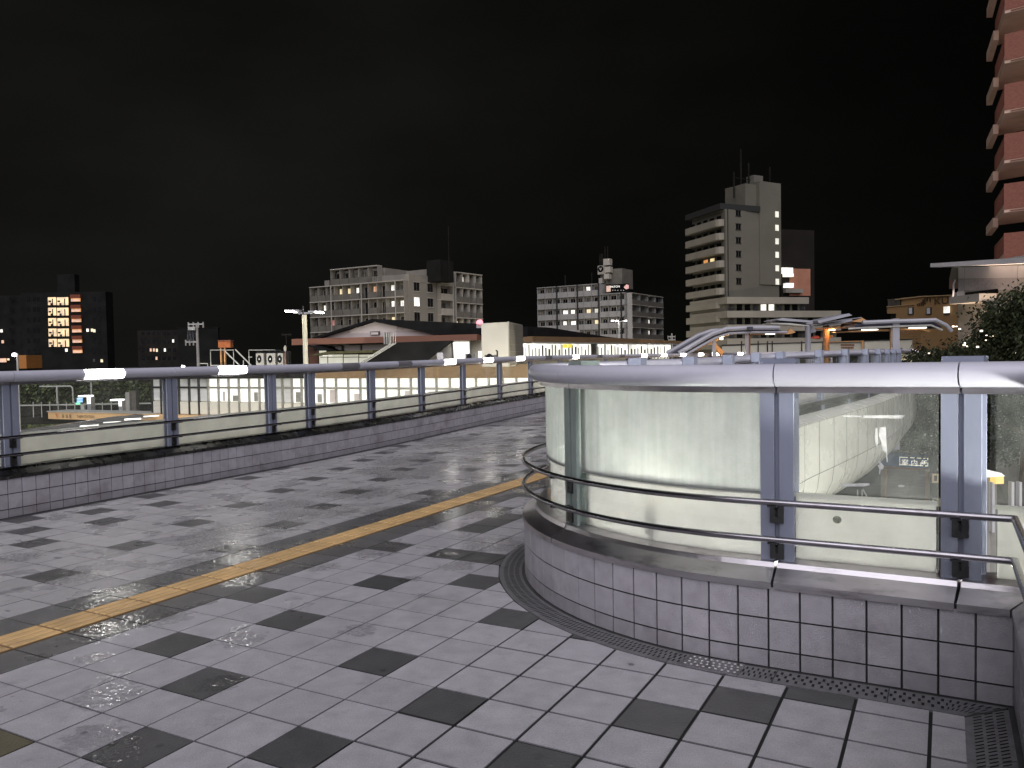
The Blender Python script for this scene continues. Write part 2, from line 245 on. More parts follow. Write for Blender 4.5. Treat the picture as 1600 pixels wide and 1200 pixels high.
# ------------------------------------------------------------------ mesh helper
class MB:
    def __init__(s): s.v = []; s.f = []; s.m = []; s.t = []; s.mi = 0; s.tone = None
    def face(s, pts, tone=None):
        i = len(s.v); s.v += [tuple(p) for p in pts]; s.f.append(tuple(range(i, i + len(pts)))); s.m.append(s.mi); s.t.append(tone or s.tone or (1, 1, 1))
    def quadgrid(s, rows, close=False):
        i = len(s.v); n = len(rows[0])
        for r in rows: s.v += [tuple(p) for p in r]
        for a in range(len(rows) - 1):
            for b in range(n - 1 if not close else n):
                c = (b + 1) % n
                s.f.append((i + a * n + b, i + a * n + c, i + (a + 1) * n + c, i + (a + 1) * n + b)); s.m.append(s.mi); s.t.append(s.tone or (1, 1, 1))
    def cap(s, ring): s.face(ring)
    def hexa(s, P):   # P: 4 bottom, 4 top
        for q in ((3, 2, 1, 0), (4, 5, 6, 7), (0, 1, 5, 4), (1, 2, 6, 5), (2, 3, 7, 6), (3, 0, 4, 7)): s.face([P[k] for k in q])
    def box(s, x0, x1, y0, y1, z0, z1, fr=None):
        P = [(x0, y0, z0), (x1, y0, z0), (x1, y1, z0), (x0, y1, z0), (x0, y0, z1), (x1, y0, z1), (x1, y1, z1), (x0, y1, z1)]
        if fr: P = [fr(*p) for p in P]
        s.hexa(P)
    def tube(s, pts, r, n=10, capped=True):
        pts = [Vector(p) for p in pts]; rows = []; up = Vector((0, 0, 1)); prev = None
        for i, p in enumerate(pts):
            a = pts[max(i - 1, 0)]; b = pts[min(i + 1, len(pts) - 1)]; t = (b - a).normalized()
            if prev is None:
                x = t.cross(up)
                if x.length < 1e-3: x = t.cross(Vector((1, 0, 0)))
            else: x = prev - t * prev.dot(t)
            x.normalize(); prev = x; y = t.cross(x)
            rr = r[i] if isinstance(r, (list, tuple)) else r
            rows.append([p + (x * math.cos(2 * PI * k / n) + y * math.sin(2 * PI * k / n)) * rr for k in range(n)])
        s.quadgrid(rows, close=True)
        if capped: s.cap(rows[0][::-1]); s.cap(rows[-1])
    def build(s, name, mats, parent=None, smooth=False, merge=False):
        me = bpy.data.meshes.new(name); me.from_pydata(s.v, [], s.f)
        if not isinstance(mats, (list, tuple)): mats = [mats]
        for q in mats: me.materials.append(q)
        for p, k in zip(me.polygons, s.m): p.material_index = k; p.use_smooth = smooth
        if any(t != (1, 1, 1) for t in s.t):
            ca = me.color_attributes.new('tone', 'FLOAT_COLOR', 'CORNER'); d = []
            for p, t in zip(me.polygons, s.t): d += [t[0], t[1], t[2], 1.0] * p.loop_total
            ca.data.foreach_set('color', d)
        if merge:
            bm = bmesh.new(); bm.from_mesh(me); bmesh.ops.remove_doubles(bm, verts=bm.verts, dist=1e-5); bmesh.ops.recalc_face_normals(bm, faces=bm.faces); bm.to_mesh(me); bm.free()
        me.update()
        ob = bpy.data.objects.new(name, me); COL.objects.link(ob)
        if parent: ob.parent = parent
        return ob
def tag(o, label=None, cat=None, group=None, kind=None):
    for k, v in (('label', label), ('category', cat), ('group', group), ('kind', kind)):
        if v: o[k] = v
    return o
def thing(name, label, cat, loc=(0, 0, 0), group=None):
    o = bpy.data.objects.new(name, None); COL.objects.link(o); o.empty_display_size = 0.2
    return tag(o, label, cat, group)
def smooth_angle(ob, ang=40):
    for p in ob.data.polygons: p.use_smooth = True
    try: ob.data.set_sharp_from_angle(angle=math.radians(ang))
    except Exception: pass
    return ob
def text_mesh(name, body, origin, xdir, updir, height, mt, parent, depth=0.01, align='LEFT', stretch=1.0):
    c = bpy.data.curves.new(name, 'FONT'); c.body = body; c.size = 1.0; c.extrude = 0.0; c.align_x = align
    to = bpy.data.objects.new(name, c); COL.objects.link(to)
    bpy.context.view_layer.update()
    me = bpy.data.meshes.new_from_object(to.evaluated_get(bpy.context.evaluated_depsgraph_get()))
    bpy.data.objects.remove(to)
    xd = Vector(xdir).normalized(); ud = Vector(updir).normalized(); nd = xd.cross(ud)
    for v in me.vertices:
        x, y = v.co.x * height * stretch, v.co.y * height; v.co = Vector(origin) + xd * x + ud * y + nd * depth
    me.materials.clear(); me.materials.append(mt)
    ob = bpy.data.objects.new(name, me); COL.objects.link(ob); ob.parent = parent
    return ob

# ------------------------------------------------------------------ paths
class Path:
    def __init__(s, pts, out):   # pts: 3D; out=+1 outward is right-hand of travel, -1 left-hand
        s.p = [Vector(p) for p in pts]; s.n = []; s.s = [0.0]
        for i in range(1, len(s.p)): s.s.append(s.s[-1] + (s.p[i].xy - s.p[i - 1].xy).length)
        for i in range(len(s.p)):
            def nn(a, b): t = (s.p[b].xy - s.p[a].xy).normalized(); return Vector((t.y, -t.x)) * out
            n1 = nn(max(i - 1, 0), max(i, 1)) ; n2 = nn(min(i, len(s.p) - 2), min(i + 1, len(s.p) - 1))
            b = (n1 + n2).normalized(); s.n.append(b / max(0.4, b.dot(n1)))
        s.L = s.s[-1]
    def at(s, q):
        q = min(max(q, 0), s.L)
        for i in range(1, len(s.s)):
            if q <= s.s[i] + 1e-9: break
        k = (q - s.s[i - 1]) / (s.s[i] - s.s[i - 1]); return s.p[i - 1].lerp(s.p[i], k), s.n[i - 1].lerp(s.n[i], k)
    def pt(s, q, off, z):
        p, n = s.at(q); return Vector((p.x + n.x * off, p.y + n.y * off, p.z + z))
    def tan(s, q): a = s.at(q - 0.02)[0]; b = s.at(q + 0.02)[0]; return (b - a).normalized()
    def knots(s, a, b): return [a] + [x for x in s.s if a + 1e-4 < x < b - 1e-4] + [b]
    def sweep(s, mb, prof, a, b, closed=True, caps=True):
        rows = [[s.pt(q, o, z) for o, z in prof] for q in s.knots(a, b)]
        mb.quadgrid(rows, close=closed)
        if closed and caps: mb.cap(rows[0][::-1]); mb.cap(rows[-1])
    def tubeprof(s, off, z, r, n=16): return [(off + r * math.cos(2 * PI * k / n), z + r * math.sin(2 * PI * k / n)) for k in range(n)]
    def s_px(s, px, off=0.1, z=1.45, lo=0.0, hi=None):
        best = None; q = lo; hi = hi or s.L
        while q < hi:
            P = s.pt(q, off, z)
            if P.y > 0.5:
                d = abs(pix(P)[0] - px)
                if best is None or d < best[0]: best = (d, q)
            q += 0.02
        return best[1]
def spline(pts, step=0.35):
    out = []
    P = [Vector(p) for p in pts]
    for i in range(len(P) - 1):
        p0 = P[max(i - 1, 0)]; p1 = P[i]; p2 = P[i + 1]; p3 = P[min(i + 2, len(P) - 1)]
        n = max(1, int((p2 - p1).length / step))
        for k in range(n):
            t = k / n; out.append(0.5 * ((2 * p1) + (p2 - p0) * t + (2 * p0 - 5 * p1 + 4 * p2 - p3) * t * t + (3 * p1 - p0 - 3 * p2 + p3) * t ** 3))
    out.append(P[-1]); return out
def zr(v): t = min(max((v - 9) / 12, 0), 1); return 0.08 * t * t * (3 - 2 * t)

LEFT = Path(spline([G(u, v, zr(v)) for u, v in ((-8.3, -6), (-8.35, -1), (-8.45, 2.5), (-8.54, 5), (-8.62, 7.5), (-8.74, 10), (-8.95, 12.5), (-9.2, 15), (-9.5, 18), (-9.75, 21), (-9.93, 24), (-9.95, 27), (-9.75, 30), (-9.3, 34), (-8.6, 38), (-7.5, 42), (-6.0, 46), (-4.2, 50))]), -1)
ARC = []
R_T = 2.05; CUu, CVv = -0.90, 4.10 + R_T
for k in range(0, 25): a = -PI / 2 - (PI / 2) * k / 24; ARC.append(G(CUu + R_T * math.cos(a), CVv + R_T * math.sin(a)))
back_px = [(1066, 9.6), (1128, 11.4), (1172, 13.1), (1211, 14.7), (1272, 16.7), (1314, 18.5), (1346, 20.4), (1366, 22.3), (1381, 24.2), (1391, 26.1), (1400, 28.1), (1408, 30.1)]
back = []
for px, Y in back_px:
    q = aty(px, 550, Y); u, v = UV(q.x, q.y); q = G(u - 0.17, v, zr(v)); back.append(q)
tail = [G(-2.96, 7.2), G(-2.98, 8.6)] + back + [back[-1] + (back[-1] - back[-2]) * k for k in (1, 2, 4)]
RW = 0.275
VOID = Path([G(RW, -6), G(RW, 4.10)] + [G(x, 4.10) for x in (0.0, -0.3, -0.6)] + ARC + spline([ARC[-1]] + tail)[1:], +1)
S_C = VOID.s[1]                     # the inner corner by the camera

# ------------------------------------------------------------------ ground, deck slab
mb = MB(); mb.box(-900, 900, -300, 1600, -6.4, -6.0)
tag(mb.build('ground', mat('asphalt', (0.03, 0.03, 0.03), 0.45, var=0.3, scale=0.6, bump=0.3, bscale=20)), kind='structure')

# paving: every tile a slightly raised block, cut where it meets the gutter or the drain
def clip(poly, p, n):   # keep side where (x-p).n >= 0
    out = []
    for i in range(len(poly)):
        a, b = poly[i], poly[(i + 1) % len(poly)]; da = (a - p).dot(n); db = (b - p).dot(n)
        if da >= 0: out.append(a)
        if da * db < 0: out.append(a + (b - a) * (da / (da - db)))
    return out
def nearest(path, p):
    best = None
    for i in range(len(path.p) - 1):
        a, b = path.p[i].xy, path.p[i + 1].xy; d = b - a; t = min(max((p - a).dot(d) / d.dot(d), 0), 1); q = a + d * t; e = (p - q).length
        if best is None or e < best[0]: best = (e, q, i)
    return best
T = 0.30; U0, V0 = UV(*onz(709.6, 1134)[:2])
known = {}
for (a, b) in [(-1, 0), (2, 1), (3, 2), (1, -1), (-3, 1), (-2, 4), (-2, -2), (-4, -3), (-5, -1), (-7, 0), (-6, 2), (-8, 3), (-6, 5), (-4, 6), (-6, 8), (4, 3), (0, 4), (-3, 9), (-7, 11), (-5, 12), (-3, -4), (0, -4), (3, -2)]: known[(a, b)] = 1
mbj = MB(); mt_ = MB()
GUT = 0.10; DR = 0.20
def deck_ok(P):
    e, q, i = nearest(LEFT, P); n = -LEFT.n[i].normalized(); d1 = (P - q).dot(n)
    e2, q2, i2 = nearest(VOID, P); n2 = -VOID.n[i2].normalized(); d2 = (P - q2).dot(n2) if e2 > 1e-6 else 0
    return d1, q, n, d2, q2, n2
damp = []
TJ = 0.0040
for i in range(-36, 9):
    for j in range(-28, 150):
        cu, cv = U0 + (i + .5) * T, V0 + (j + .5) * T
        P = G(cu, cv).xy
        if P.length > 46: continue
        far = max(0.0, P.length - 8) * 0.0001
        d1, q, n, d2, q2, n2 = deck_ok(P)
        if d1 < -0.3 or (d2 < -0.3 and not (cu > -0.75 and 1 < cv < 4.3)): continue
        if cv > 4.05 + .15 and cu > -0.75 and cv < 5.5: continue
        g = TJ + far + (0.0035 if i > -2 and j < 8 else 0.0012 * ((i * 13) % 3 == 0))
        u0, u1, v0, v1 = cu - T / 2 + g, cu + T / 2 - g, cv - T / 2 + g, cv + T / 2 - g
        strip = i == -10
        poly = [G(u0, v0).xy, G(u1, v0).xy, G(u1, v1).xy, G(u0, v1).xy]
        if d1 < 0.5: poly = clip(poly, q + n * GUT, n)
        if len(poly) > 2 and (cu > -0.75 and cv > 1.0):
            poly = clip(poly, G(RW - DR, 0).xy, G(-1, 0).xy - Vector((0, 0)))
            if len(poly) > 2: poly = clip(poly, G(0, 4.10 - DR).xy, G(0, -1).xy)
        elif len(poly) > 2 and d2 < 0.6:
            c0 = sum((p for p in poly), Vector((0, 0))) / len(poly); dd = nearest(VOID, c0); k = dd[2]
            nn2 = c0 - dd[1]
            nn2 = nn2.normalized() if nn2.length > 1e-4 and d2 > 0 else n2
            poly = clip(poly, dd[1] + nn2 * DR, nn2)
        if len(poly) < 3: continue
        z = zr(cv)
        rnd = random.Random(i * 7919 + j * 104729).random
        if strip: continue
        side = i in (-11, -9)
        if side: c = (0.085 + 0.03 * rnd(),) * 3
        elif i > -9: dark = ((i, j) in known) or (j > 7 and rnd() < 0.12)
        if (i, j) == (-6, -4): c = (0.10, 0.09, 0.05)
        elif i > -9 and not side:
            c = (0.062 + rnd() * 0.022,) * 3 if dark else (lambda k: (0.365 * k, 0.355 * k, 0.378 * k))(0.95 + 0.12 * rnd())
        if i < -11:
            dark = ((i + 2 * j) % 5 == 0 and (i + j // 3) % 3 != 0 and rnd() < 0.9)
            c = (0.06 + rnd() * 0.02,) * 3 if dark else (lambda k: (0.36 * k, 0.353 * k, 0.36 * k))(0.9 + 0.16 * rnd())
        top = z + 0.0 + 0.0012 * rnd()
        tl = [Vector((p.x, p.y, top)) for p in poly]
        mt_.face(tl, c); lo = [p - Vector((0, 0, 0.006)) for p in tl]
        for a in range(len(tl)): mt_.face([lo[a], lo[(a + 1) % len(tl)], tl[(a + 1) % len(tl)], tl[a]], tuple(x * 0.5 for x in c))
        uw = min(max((-2.2 - cu) / 2.5, 0), 1); damp += [0.25 + 0.75 * uw] * (len(tl) + 4 * len(tl))
paving_ob = mt_.build('paving', M['paving'])
at_ = paving_ob.data.attributes.new('damp', 'FLOAT', 'CORNER'); at_.data.foreach_set('value', damp)
tag(paving_ob, kind='structure')
# slab under the tiles (mortar bed seen in the joints), one strip per metre of walkway
mb = MB()
vs = [x * 0.5 for x in range(-12, 100)]
def edges(v):
    def cross(path, lo, hi):
        for i in range(len(path.p) - 1):
            a = UV(*path.p[i].xy); b = UV(*path.p[i + 1].xy)
            if (a[1] - v) * (b[1] - v) <= 0 and abs(a[1] - b[1]) > 1e-6:
                u = a[0] + (b[0] - a[0]) * (v - a[1]) / (b[1] - a[1])
                if lo < u < hi: return u
        return None
    l = cross(LEFT, -12, 0); r = RW if v < 4.1 else cross(VOID, -5, 12)
    return l, r
rows = []
vv = sorted(set(vs + [4.101, 4.13, 4.18, 4.25, 4.35, 4.7, 4.85, 5.2]))
for v in vv:
    l, r = edges(v)
    if l is None or r is None: continue
    rows.append([G(l - 0.2, v, zr(v) - 0.007), G(r + (0.2 if v < 4.1 or v > 5 else 0.1), v, zr(v) - 0.007)])
mb.quadgrid(rows); lo = [[p - Vector((0, 0, 0.35)) for p in r] for r in rows]; mb.quadgrid([r[::-1] for r in lo])
tag(mb.build('deck_slab', M['joint']), kind='structure')
# gutter strip along the left wall
mb = MB(); LEFT.sweep(mb, [(-GUT, -0.004), (-GUT, 0.001), (0.02, 0.001), (0.02, -0.004)], 0, LEFT.L)
tag(mb.build('gutter', M['gutter']), kind='structure')
# tactile line: bars on yellow slabs
su0, su1 = U0 - 10 * T + 0.012, U0 - 9 * T - 0.012
mb = MB(); j = -28
while j < 110:
    v0_, v1_ = V0 + j * T + 0.003, V0 + (j + 1) * T - 0.003
    P = G((su0 + su1) / 2, v0_).xy
    if nearest(VOID, P)[0] > 0.3:
        z0 = zr(v0_); z1 = zr(v1_); k = 0.88 + 0.2 * random.random(); mb.tone = (k * .42, k * .40, k * .36)
        mb.hexa([G(su0, v0_, z0 - .005), G(su1, v0_, z0 - .005), G(su1, v1_, z1 - .005), G(su0, v1_, z1 - .005), G(su0, v0_, z0 + .003), G(su1, v0_, z0 + .003), G(su1, v1_, z1 + .003), G(su0, v1_, z1 + .003)])
        mb.tone = (k, k, k * .98)
        for b in range(4):
            c = su0 + (su1 - su0) * (b + 0.5) / 4
            mb.hexa([G(c - .026, v0_ + .008, z0 + .003), G(c + .026, v0_ + .008, z0 + .003), G(c + .026, v1_ - .008, z1 + .003), G(c - .026, v1_ - .008, z1 + .003),
                     G(c - .019, v0_ + .014, z0 + .009), G(c + .019, v0_ + .014, z0 + .009), G(c + .019, v1_ - .014, z1 + .009), G(c - .019, v1_ - .014, z1 + .009)])
    j += 1
tag(mb.build('tactile_paving', M['tactile']), 'yellow ribbed tactile guide line running down the middle of the walkway', 'tactile line')

# ------------------------------------------------------------------ parapets
def tiles_along(mb, path, a, b, step=0.15):
    """facing tiles in two full courses over one cut course"""
    n = max(1, round((b - a) / step)); w = (b - a) / n
    rowsz = [(0.006, 0.084), (0.095, 0.242), (0.253, 0.405)]
    for k in range(n):
        q0, q1 = a + k * w + 0.0055, a + (k + 1) * w - 0.0055
        for ri, (z0, z1) in enumerate(rowsz):
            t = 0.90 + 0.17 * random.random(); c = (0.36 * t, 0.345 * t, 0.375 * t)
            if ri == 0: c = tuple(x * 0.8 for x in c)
            mb.tone = c; o = -0.007
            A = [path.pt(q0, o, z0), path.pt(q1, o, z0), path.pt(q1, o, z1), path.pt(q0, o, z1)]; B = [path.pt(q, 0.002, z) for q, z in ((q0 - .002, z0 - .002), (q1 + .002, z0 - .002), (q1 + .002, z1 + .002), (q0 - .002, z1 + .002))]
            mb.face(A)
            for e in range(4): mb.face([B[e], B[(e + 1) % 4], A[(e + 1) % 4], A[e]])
    mb.tone = None
TUBE_O, TUBE_Z, TUBE_R = 0.10, 1.462, 0.058
GL = 0.165
def parapet(label, path, posts, lights, bays, ranges, dark, top_block, stops, pd=0.30):
    root = thing('parapet', label, 'parapet')
    mb = MB(); mb.mi = 0
    for a, b in ranges:
        path.sweep(mb, [(0, 0.0), (0, 0.42), (0.30, 0.42), (0.30, -0.35), (0, -0.35)], a, b)
    mb.mi = 1
    for a, b in ranges: tiles_along(mb, path, a, b)
    ob = mb.build('base_wall', [M['grout'], M['walltile']], root)
    # coping in lengths with open joints at the posts
    mb = MB()
    for a, b in zip(stops[:-1], stops[1:]):
        path.sweep(mb, [(-0.018, 0.402), (-0.018, 0.435), (0.075, 0.488), (0.085, 0.512), (0.20, 0.515), (0.32, 0.50), (0.32, 0.402)], a + 0.006, b - 0.006)
    mb.build('coping', M['steeldark' if dark else 'steel'], root)
    # top tube in lengths
    mb = MB()
    for a, b in zip(stops[:-1], stops[1:]):
        path.sweep(mb, path.tubeprof(TUBE_O, TUBE_Z, TUBE_R, 20), a + 0.003, b - 0.003)
    smooth_angle(mb.build('top_rail', M['tube'], root))
    mb = MB()
    for a, b in zip(stops[:-1], stops[1:]):
        path.sweep(mb, [(0.12, 1.372), (0.12, 1.402), (0.21, 1.402), (0.21, 1.372)], a + 0.004, b - 0.004)
    mb.build('glazing_channel', M['steel'], root)
    for z in (0.833, 0.648):
        mb = MB()
        for a, b in ranges: path.sweep(mb, path.tubeprof(-0.005, z, 0.0165, 12), a, b)
        smooth_angle(mb.build('handrail', M['rail'], root))
    for (q0, q1, kind) in bays:
        zs_ = 0.85 if kind == 'glassfrost' else 0.517
        mb = MB(); path.sweep(mb, [(GL, zs_), (GL, 1.371), (GL + 0.01, 1.371), (GL + 0.01, zs_)], q0 + 0.07, q1 - 0.07)
        mb.mi = 1
        if zs_ > .6: path.sweep(mb, [(GL, 0.517), (GL, 0.848), (GL + 0.01, 0.848), (GL + 0.01, 0.517)], q0 + 0.07, q1 - 0.07)
        gp = mb.build('glass_panel', [M[kind], M['glass']], root)
        mb = MB(); path.sweep(mb, [(GL + 0.03, 0.517), (GL + 0.03, 0.845), (GL + 0.038, 0.845), (GL + 0.038, 0.517)], q0 + 0.08, q1 - 0.08)
        mb.mi = 1; path.sweep(mb, [(GL + 0.012, 0.840), (GL + 0.012, 0.856), (GL + 0.045, 0.856), (GL + 0.045, 0.840)], q0 + 0.075, q1 - 0.075)
        mb.build('backing_panel', [M['panel'], M['paneledge']], root)
    for q in posts:
        t = path.tan(q); p, n = path.at(q); n3 = Vector((n.x, n.y, 0)).normalized()
        def fr(x, y, z, p=p, t=t, n3=n3): return Vector((p.x, p.y, p.z + z)) + Vector((t.x, t.y, 0)) * x + n3 * y
        mb = MB()
        for sg in (-1, 1):
            mb.box(min(sg * .012, sg * .082), max(sg * .012, sg * .082), 0.125, 0.145, 0.505, 1.372, fr)
            mb.box(min(sg * .012, sg * .024), max(sg * .012, sg * .024), 0.145, pd, 0.30, 1.40, fr)
            mb.box(min(sg * .024, sg * .082), max(sg * .024, sg * .082), pd - .015, pd, 0.30, 1.40, fr)
        mb.box(-.012, .012, 0.15, pd - .016, 0.505, 1.39, fr)
        mb.box(-.10, .10, pd, pd + .015, 0.05, 0.45, fr)
        if top_block: mb.box(-.086, .086, 0.163, 0.30, 1.402, 1.545, fr)
        po = mb.build('post', M['post'] if abs(q - globals().get('q885', -99)) > 1e-6 or path is LEFT else M['postgreen'], root)
        for z in (0.833, 0.648):
            mb = MB()
            mb.box(-.034, .034, 0.112, 0.124, z - 0.125, z - 0.022, fr)
            rows_ = [[fr(-.006, y, z + zz) for y, zz in pr_] for pr_ in ([(0.112, -0.095), (0.112, -0.06), (0.05, -0.026), (-0.02, -0.02), (-0.02, -0.014), (0.112, -0.014)],)]
            a = rows_[0]; b = [v + Vector((t.x, t.y, 0)) * 0.012 for v in a]; mb.face(a); mb.face(b[::-1])
            for e in range(len(a)): mb.face([a[e], b[e], b[(e + 1) % len(a)], a[(e + 1) % len(a)]])
            mb.box(-.022, .022, -0.016, 0.006, z - 0.023, z - 0.0145, fr)
            mb.build('bracket', M['steeldark'], po)
    for q, ln, lit in lights:
        mb = MB(); pr = [(TUBE_O + (TUBE_R + 0.004) * math.cos(a), TUBE_Z + (TUBE_R + 0.004) * math.sin(a)) for a in [PI * (0.66 + 0.68 * k / 10) for k in range(11)]]
        pr += [(TUBE_O, TUBE_Z - 0.03), (TUBE_O, TUBE_Z + 0.03)]
        path.sweep(mb, pr, q - ln / 2, q + ln / 2)
        mb.build('rail_light', M['lamp'] if lit else M['lampoff'], root)
    return root

# left parapet: posts and lamps where the photo has them
lposts_px = [18, 268, 425, 487, 582, 660, 725, 782, 830, 876]
lp = [LEFT.s_px(px, 0.14, 1.0, 8) for px in lposts_px]
q = lp[0]
while q > 2.2: q -= 2.05; lp.insert(0, q)
q = lp[-1]
while q < LEFT.L - 3: q += 2.05; lp.append(q)
llight = [(LEFT.s_px(px, 0.1, 1.46, 8), 0.5, lit) for px, lit in ((160, 1), (360, 1), (545, 0), (630, 0), (701, 1), (760.5, 1), (811, 1), (855, 0), (898, 1), (935, 0), (970, 0), (1005, 1), (1036, 1), (1066, 1), (1094, 1), (1122, 1), (1156, 1))]
s0 = llight[0][0]
llight += [(s0 - 2.05, 0.5, 1), (s0 - 4.1, 0.5, 1), (s0 - 6.15, 0.5, 1)]
bays = []
for a, b in zip(lp[:-1], lp[1:]): bays.append((a, b, 'glass'))
parapet('long left parapet with glass panes and white lamps set in its tube rail', LEFT, lp, llight, bays, [(0, LEFT.L)], True, False, [0] + lp + [LEFT.L], 0.21)

# parapet round the opening
qa = VOID.s_px(1497, 0.13, 1.0, S_C + 0.05, S_C + 6); qb = VOID.s_px(1213, 0.13, 1.0, S_C + 0.05, S_C + 6)
q885 = VOID.s_px(893, 0.13, 1.0, S_C + 1.5, S_C + 3.6)
vb = [S_C + 0.0]
bposts = [VOID.s_px(px, 0.13, 1.0, S_C + 4.4) for px in (982, 1066, 1128, 1172, 1211, 1272, 1314, 1346, 1366, 1381, 1391, 1400)]
rposts = [S_C - 1.05 - 2.0 * k for k in range(5)]
vposts = sorted(rposts) + [qa, qb, q885] + bposts
allp = sorted(vposts)
vbays = []
for a, b in zip(allp[:-1], allp[1:]):
    if a < S_C < b:
        vbays.append((a, S_C + 0.06, 'glassdirty')); vbays.append((S_C - 0.07, b, 'glassdirty'))
    elif abs(a - qb) < 1e-6: vbays.append((a, b, 'glassfrost'))
    elif abs(a - q885) < 1e-6: vbays.append((a, b, 'glassfrost'))
    else: vbays.append((a, b, 'glassdirty' if b > S_C else 'glass'))
parapet('tiled parapet curving round the opening, with thick lavender tube rail, posts and frosted glass', VOID, vposts, [], vbays, [(0, S_C), (S_C + 0.0005, VOID.L)], False, True, [0.0] + sorted(rposts) + [S_C + 0.0001] + [qa, qb, q885] + bposts + [VOID.L])

# outer cladding below both parapets
def cladding(path, a, b, label):
    mb = MB()
    top = [(0.30, 0.30), (0.62, 0.24), (0.66, 0.20), (0.66, -0.80)]
    low = [(0.655, -0.815), (0.62, -1.10), (0.50, -1.38), (0.30, -1.62), (0.0, -1.80), (-0.5, -1.95), (-1.4, -2.02)]
    pan = []
    q = a
    while q < b - 0.2: pan.append((q, min(q + 1.0, b))); q += 1.0
    for x, y in pan:
        path.sweep(mb, [(0.30, 0.295), (0.62, 0.235), (0.66, 0.20)], x, y, closed=False)
        path.sweep(mb, [(0.66, 0.195), (0.66, -0.80)], x + 0.014, y - 0.014, closed=False)
        path.sweep(mb, low, x + 0.014, y - 0.014, closed=False)
    mb.mi = 1
    path.sweep(mb, [(0.28, 0.28), (0.64, 0.19), (0.645, -0.81), (0.60, -1.10), (0.48, -1.37), (0.28, -1.60), (-0.02, -1.78), (-0.52, -1.93), (-1.4, -2.0), (-1.4, -0.4), (0.28, -0.4)], a, b)
    smooth_angle(mb.build('cladding', [M['fascia'], M['grout']], root := thing('deck_edge', label, 'deck edge')), 35)
    return root
cladding(VOID, S_C + 4.6, VOID.L, 'white panelled edge of the walkway curving along the far side of the opening')
cladding(LEFT, 0, LEFT.L, 'white panelled outer edge below the long left parapet')

# drain channel round the foot of the void parapet: slotted covers
def slotted(mbp, q0, q1, path, w0, w1, z, slots, rows_n, slant=0.0):
    mbp.mi = 0
    path.sweep(mbp, [(-w1, z - 0.02), (-w1, z), (-w0, z), (-w0, z - 0.02)], q0 + 0.002, q1 - 0.002)
    mbp.mi = 1
    n = max(1, int((q1 - q0) / slots)); d = (q1 - q0) / n
    for k in range(n):
        for r_ in range(rows_n):
            o0 = w0 + 0.02 + (w1 - w0 - 0.04) * r_ / rows_n; o1 = w0 + 0.02 + (w1 - w0 - 0.04) * (r_ + 0.72) / rows_n
            c = q0 + d * (k + 0.3 + 0.4 * (r_ % 2)); hw = min(d * 0.16, 0.006)
            path_pts = [path.pt(c - hw + slant * 0, -o1, z + 0.0012), path.pt(c + hw, -o1, z + 0.0012), path.pt(c + hw + slant, -o0, z + 0.0012), path.pt(c - hw + slant, -o0, z + 0.0012)]
            mbp.face(path_pts)
dr = thing('drain_cover', 'dark slotted steel drain covers curving round the foot of the tiled parapet', 'drain')
q = S_C + 0.002; k = 0
qe = VOID.L
while q < S_C + 9:
    q1 = q + 0.5; mb = MB()
    slotted(mb, q, q1, VOID, 0.03, DR - 0.005, 0.0035, 0.026 if q > S_C + 1.0 else 0.038, 3)
    mb.build('grate', [M['grate'], M['black']], dr); q = q1; k += 1
qc0, qc1 = VOID.s_px(1160, -0.11, 0, S_C + 0.1, S_C + 4), VOID.s_px(1072, -0.11, 0, S_C + 0.1, S_C + 4)
mb = MB(); VOID.sweep(mb, [(-DR + .004, 0.0045), (-DR + .004, 0.008), (-0.032, 0.008), (-0.032, 0.0045)], qc0, qc1)
mb.mi = 1
for k in range(9):
    for j in range(4): c = VOID.pt(qc0 + (qc1 - qc0) * (k + .5 + .25 * (j % 2)) / 9.5, -0.055 - j * .035, 0.0085); mb.face([c + Vector((.007 * math.cos(a * PI / 4), .007 * math.sin(a * PI / 4), 0)) for a in range(8)])
mb.build('plate', [M['steel'], M['paneledge']], dr)
dr2 = thing('drain_cover', 'straight slotted drain cover along the foot of the right wall', 'drain')
q = S_C - 0.02
while q > S_C - 5:
    q1 = q - 0.5; mb = MB(); slotted(mb, q1, q, VOID, 0.03, DR - 0.0, 0.0045, 0.03, 3); mb.build('grate', [M['grate'], M['black']], dr2); q = q1
mb = MB(); VOID.sweep(mb, [(-0.03, 0.0), (-0.03, 0.002), (0, 0.002), (0, 0.0)], 0, S_C); VOID.sweep(mb, [(-0.03, 0.0), (-0.03, 0.002), (0, 0.002), (0, 0.0)], S_C + 0.001, VOID.L)
tag(mb.build('channel_edge', M['gutter']), kind='structure')

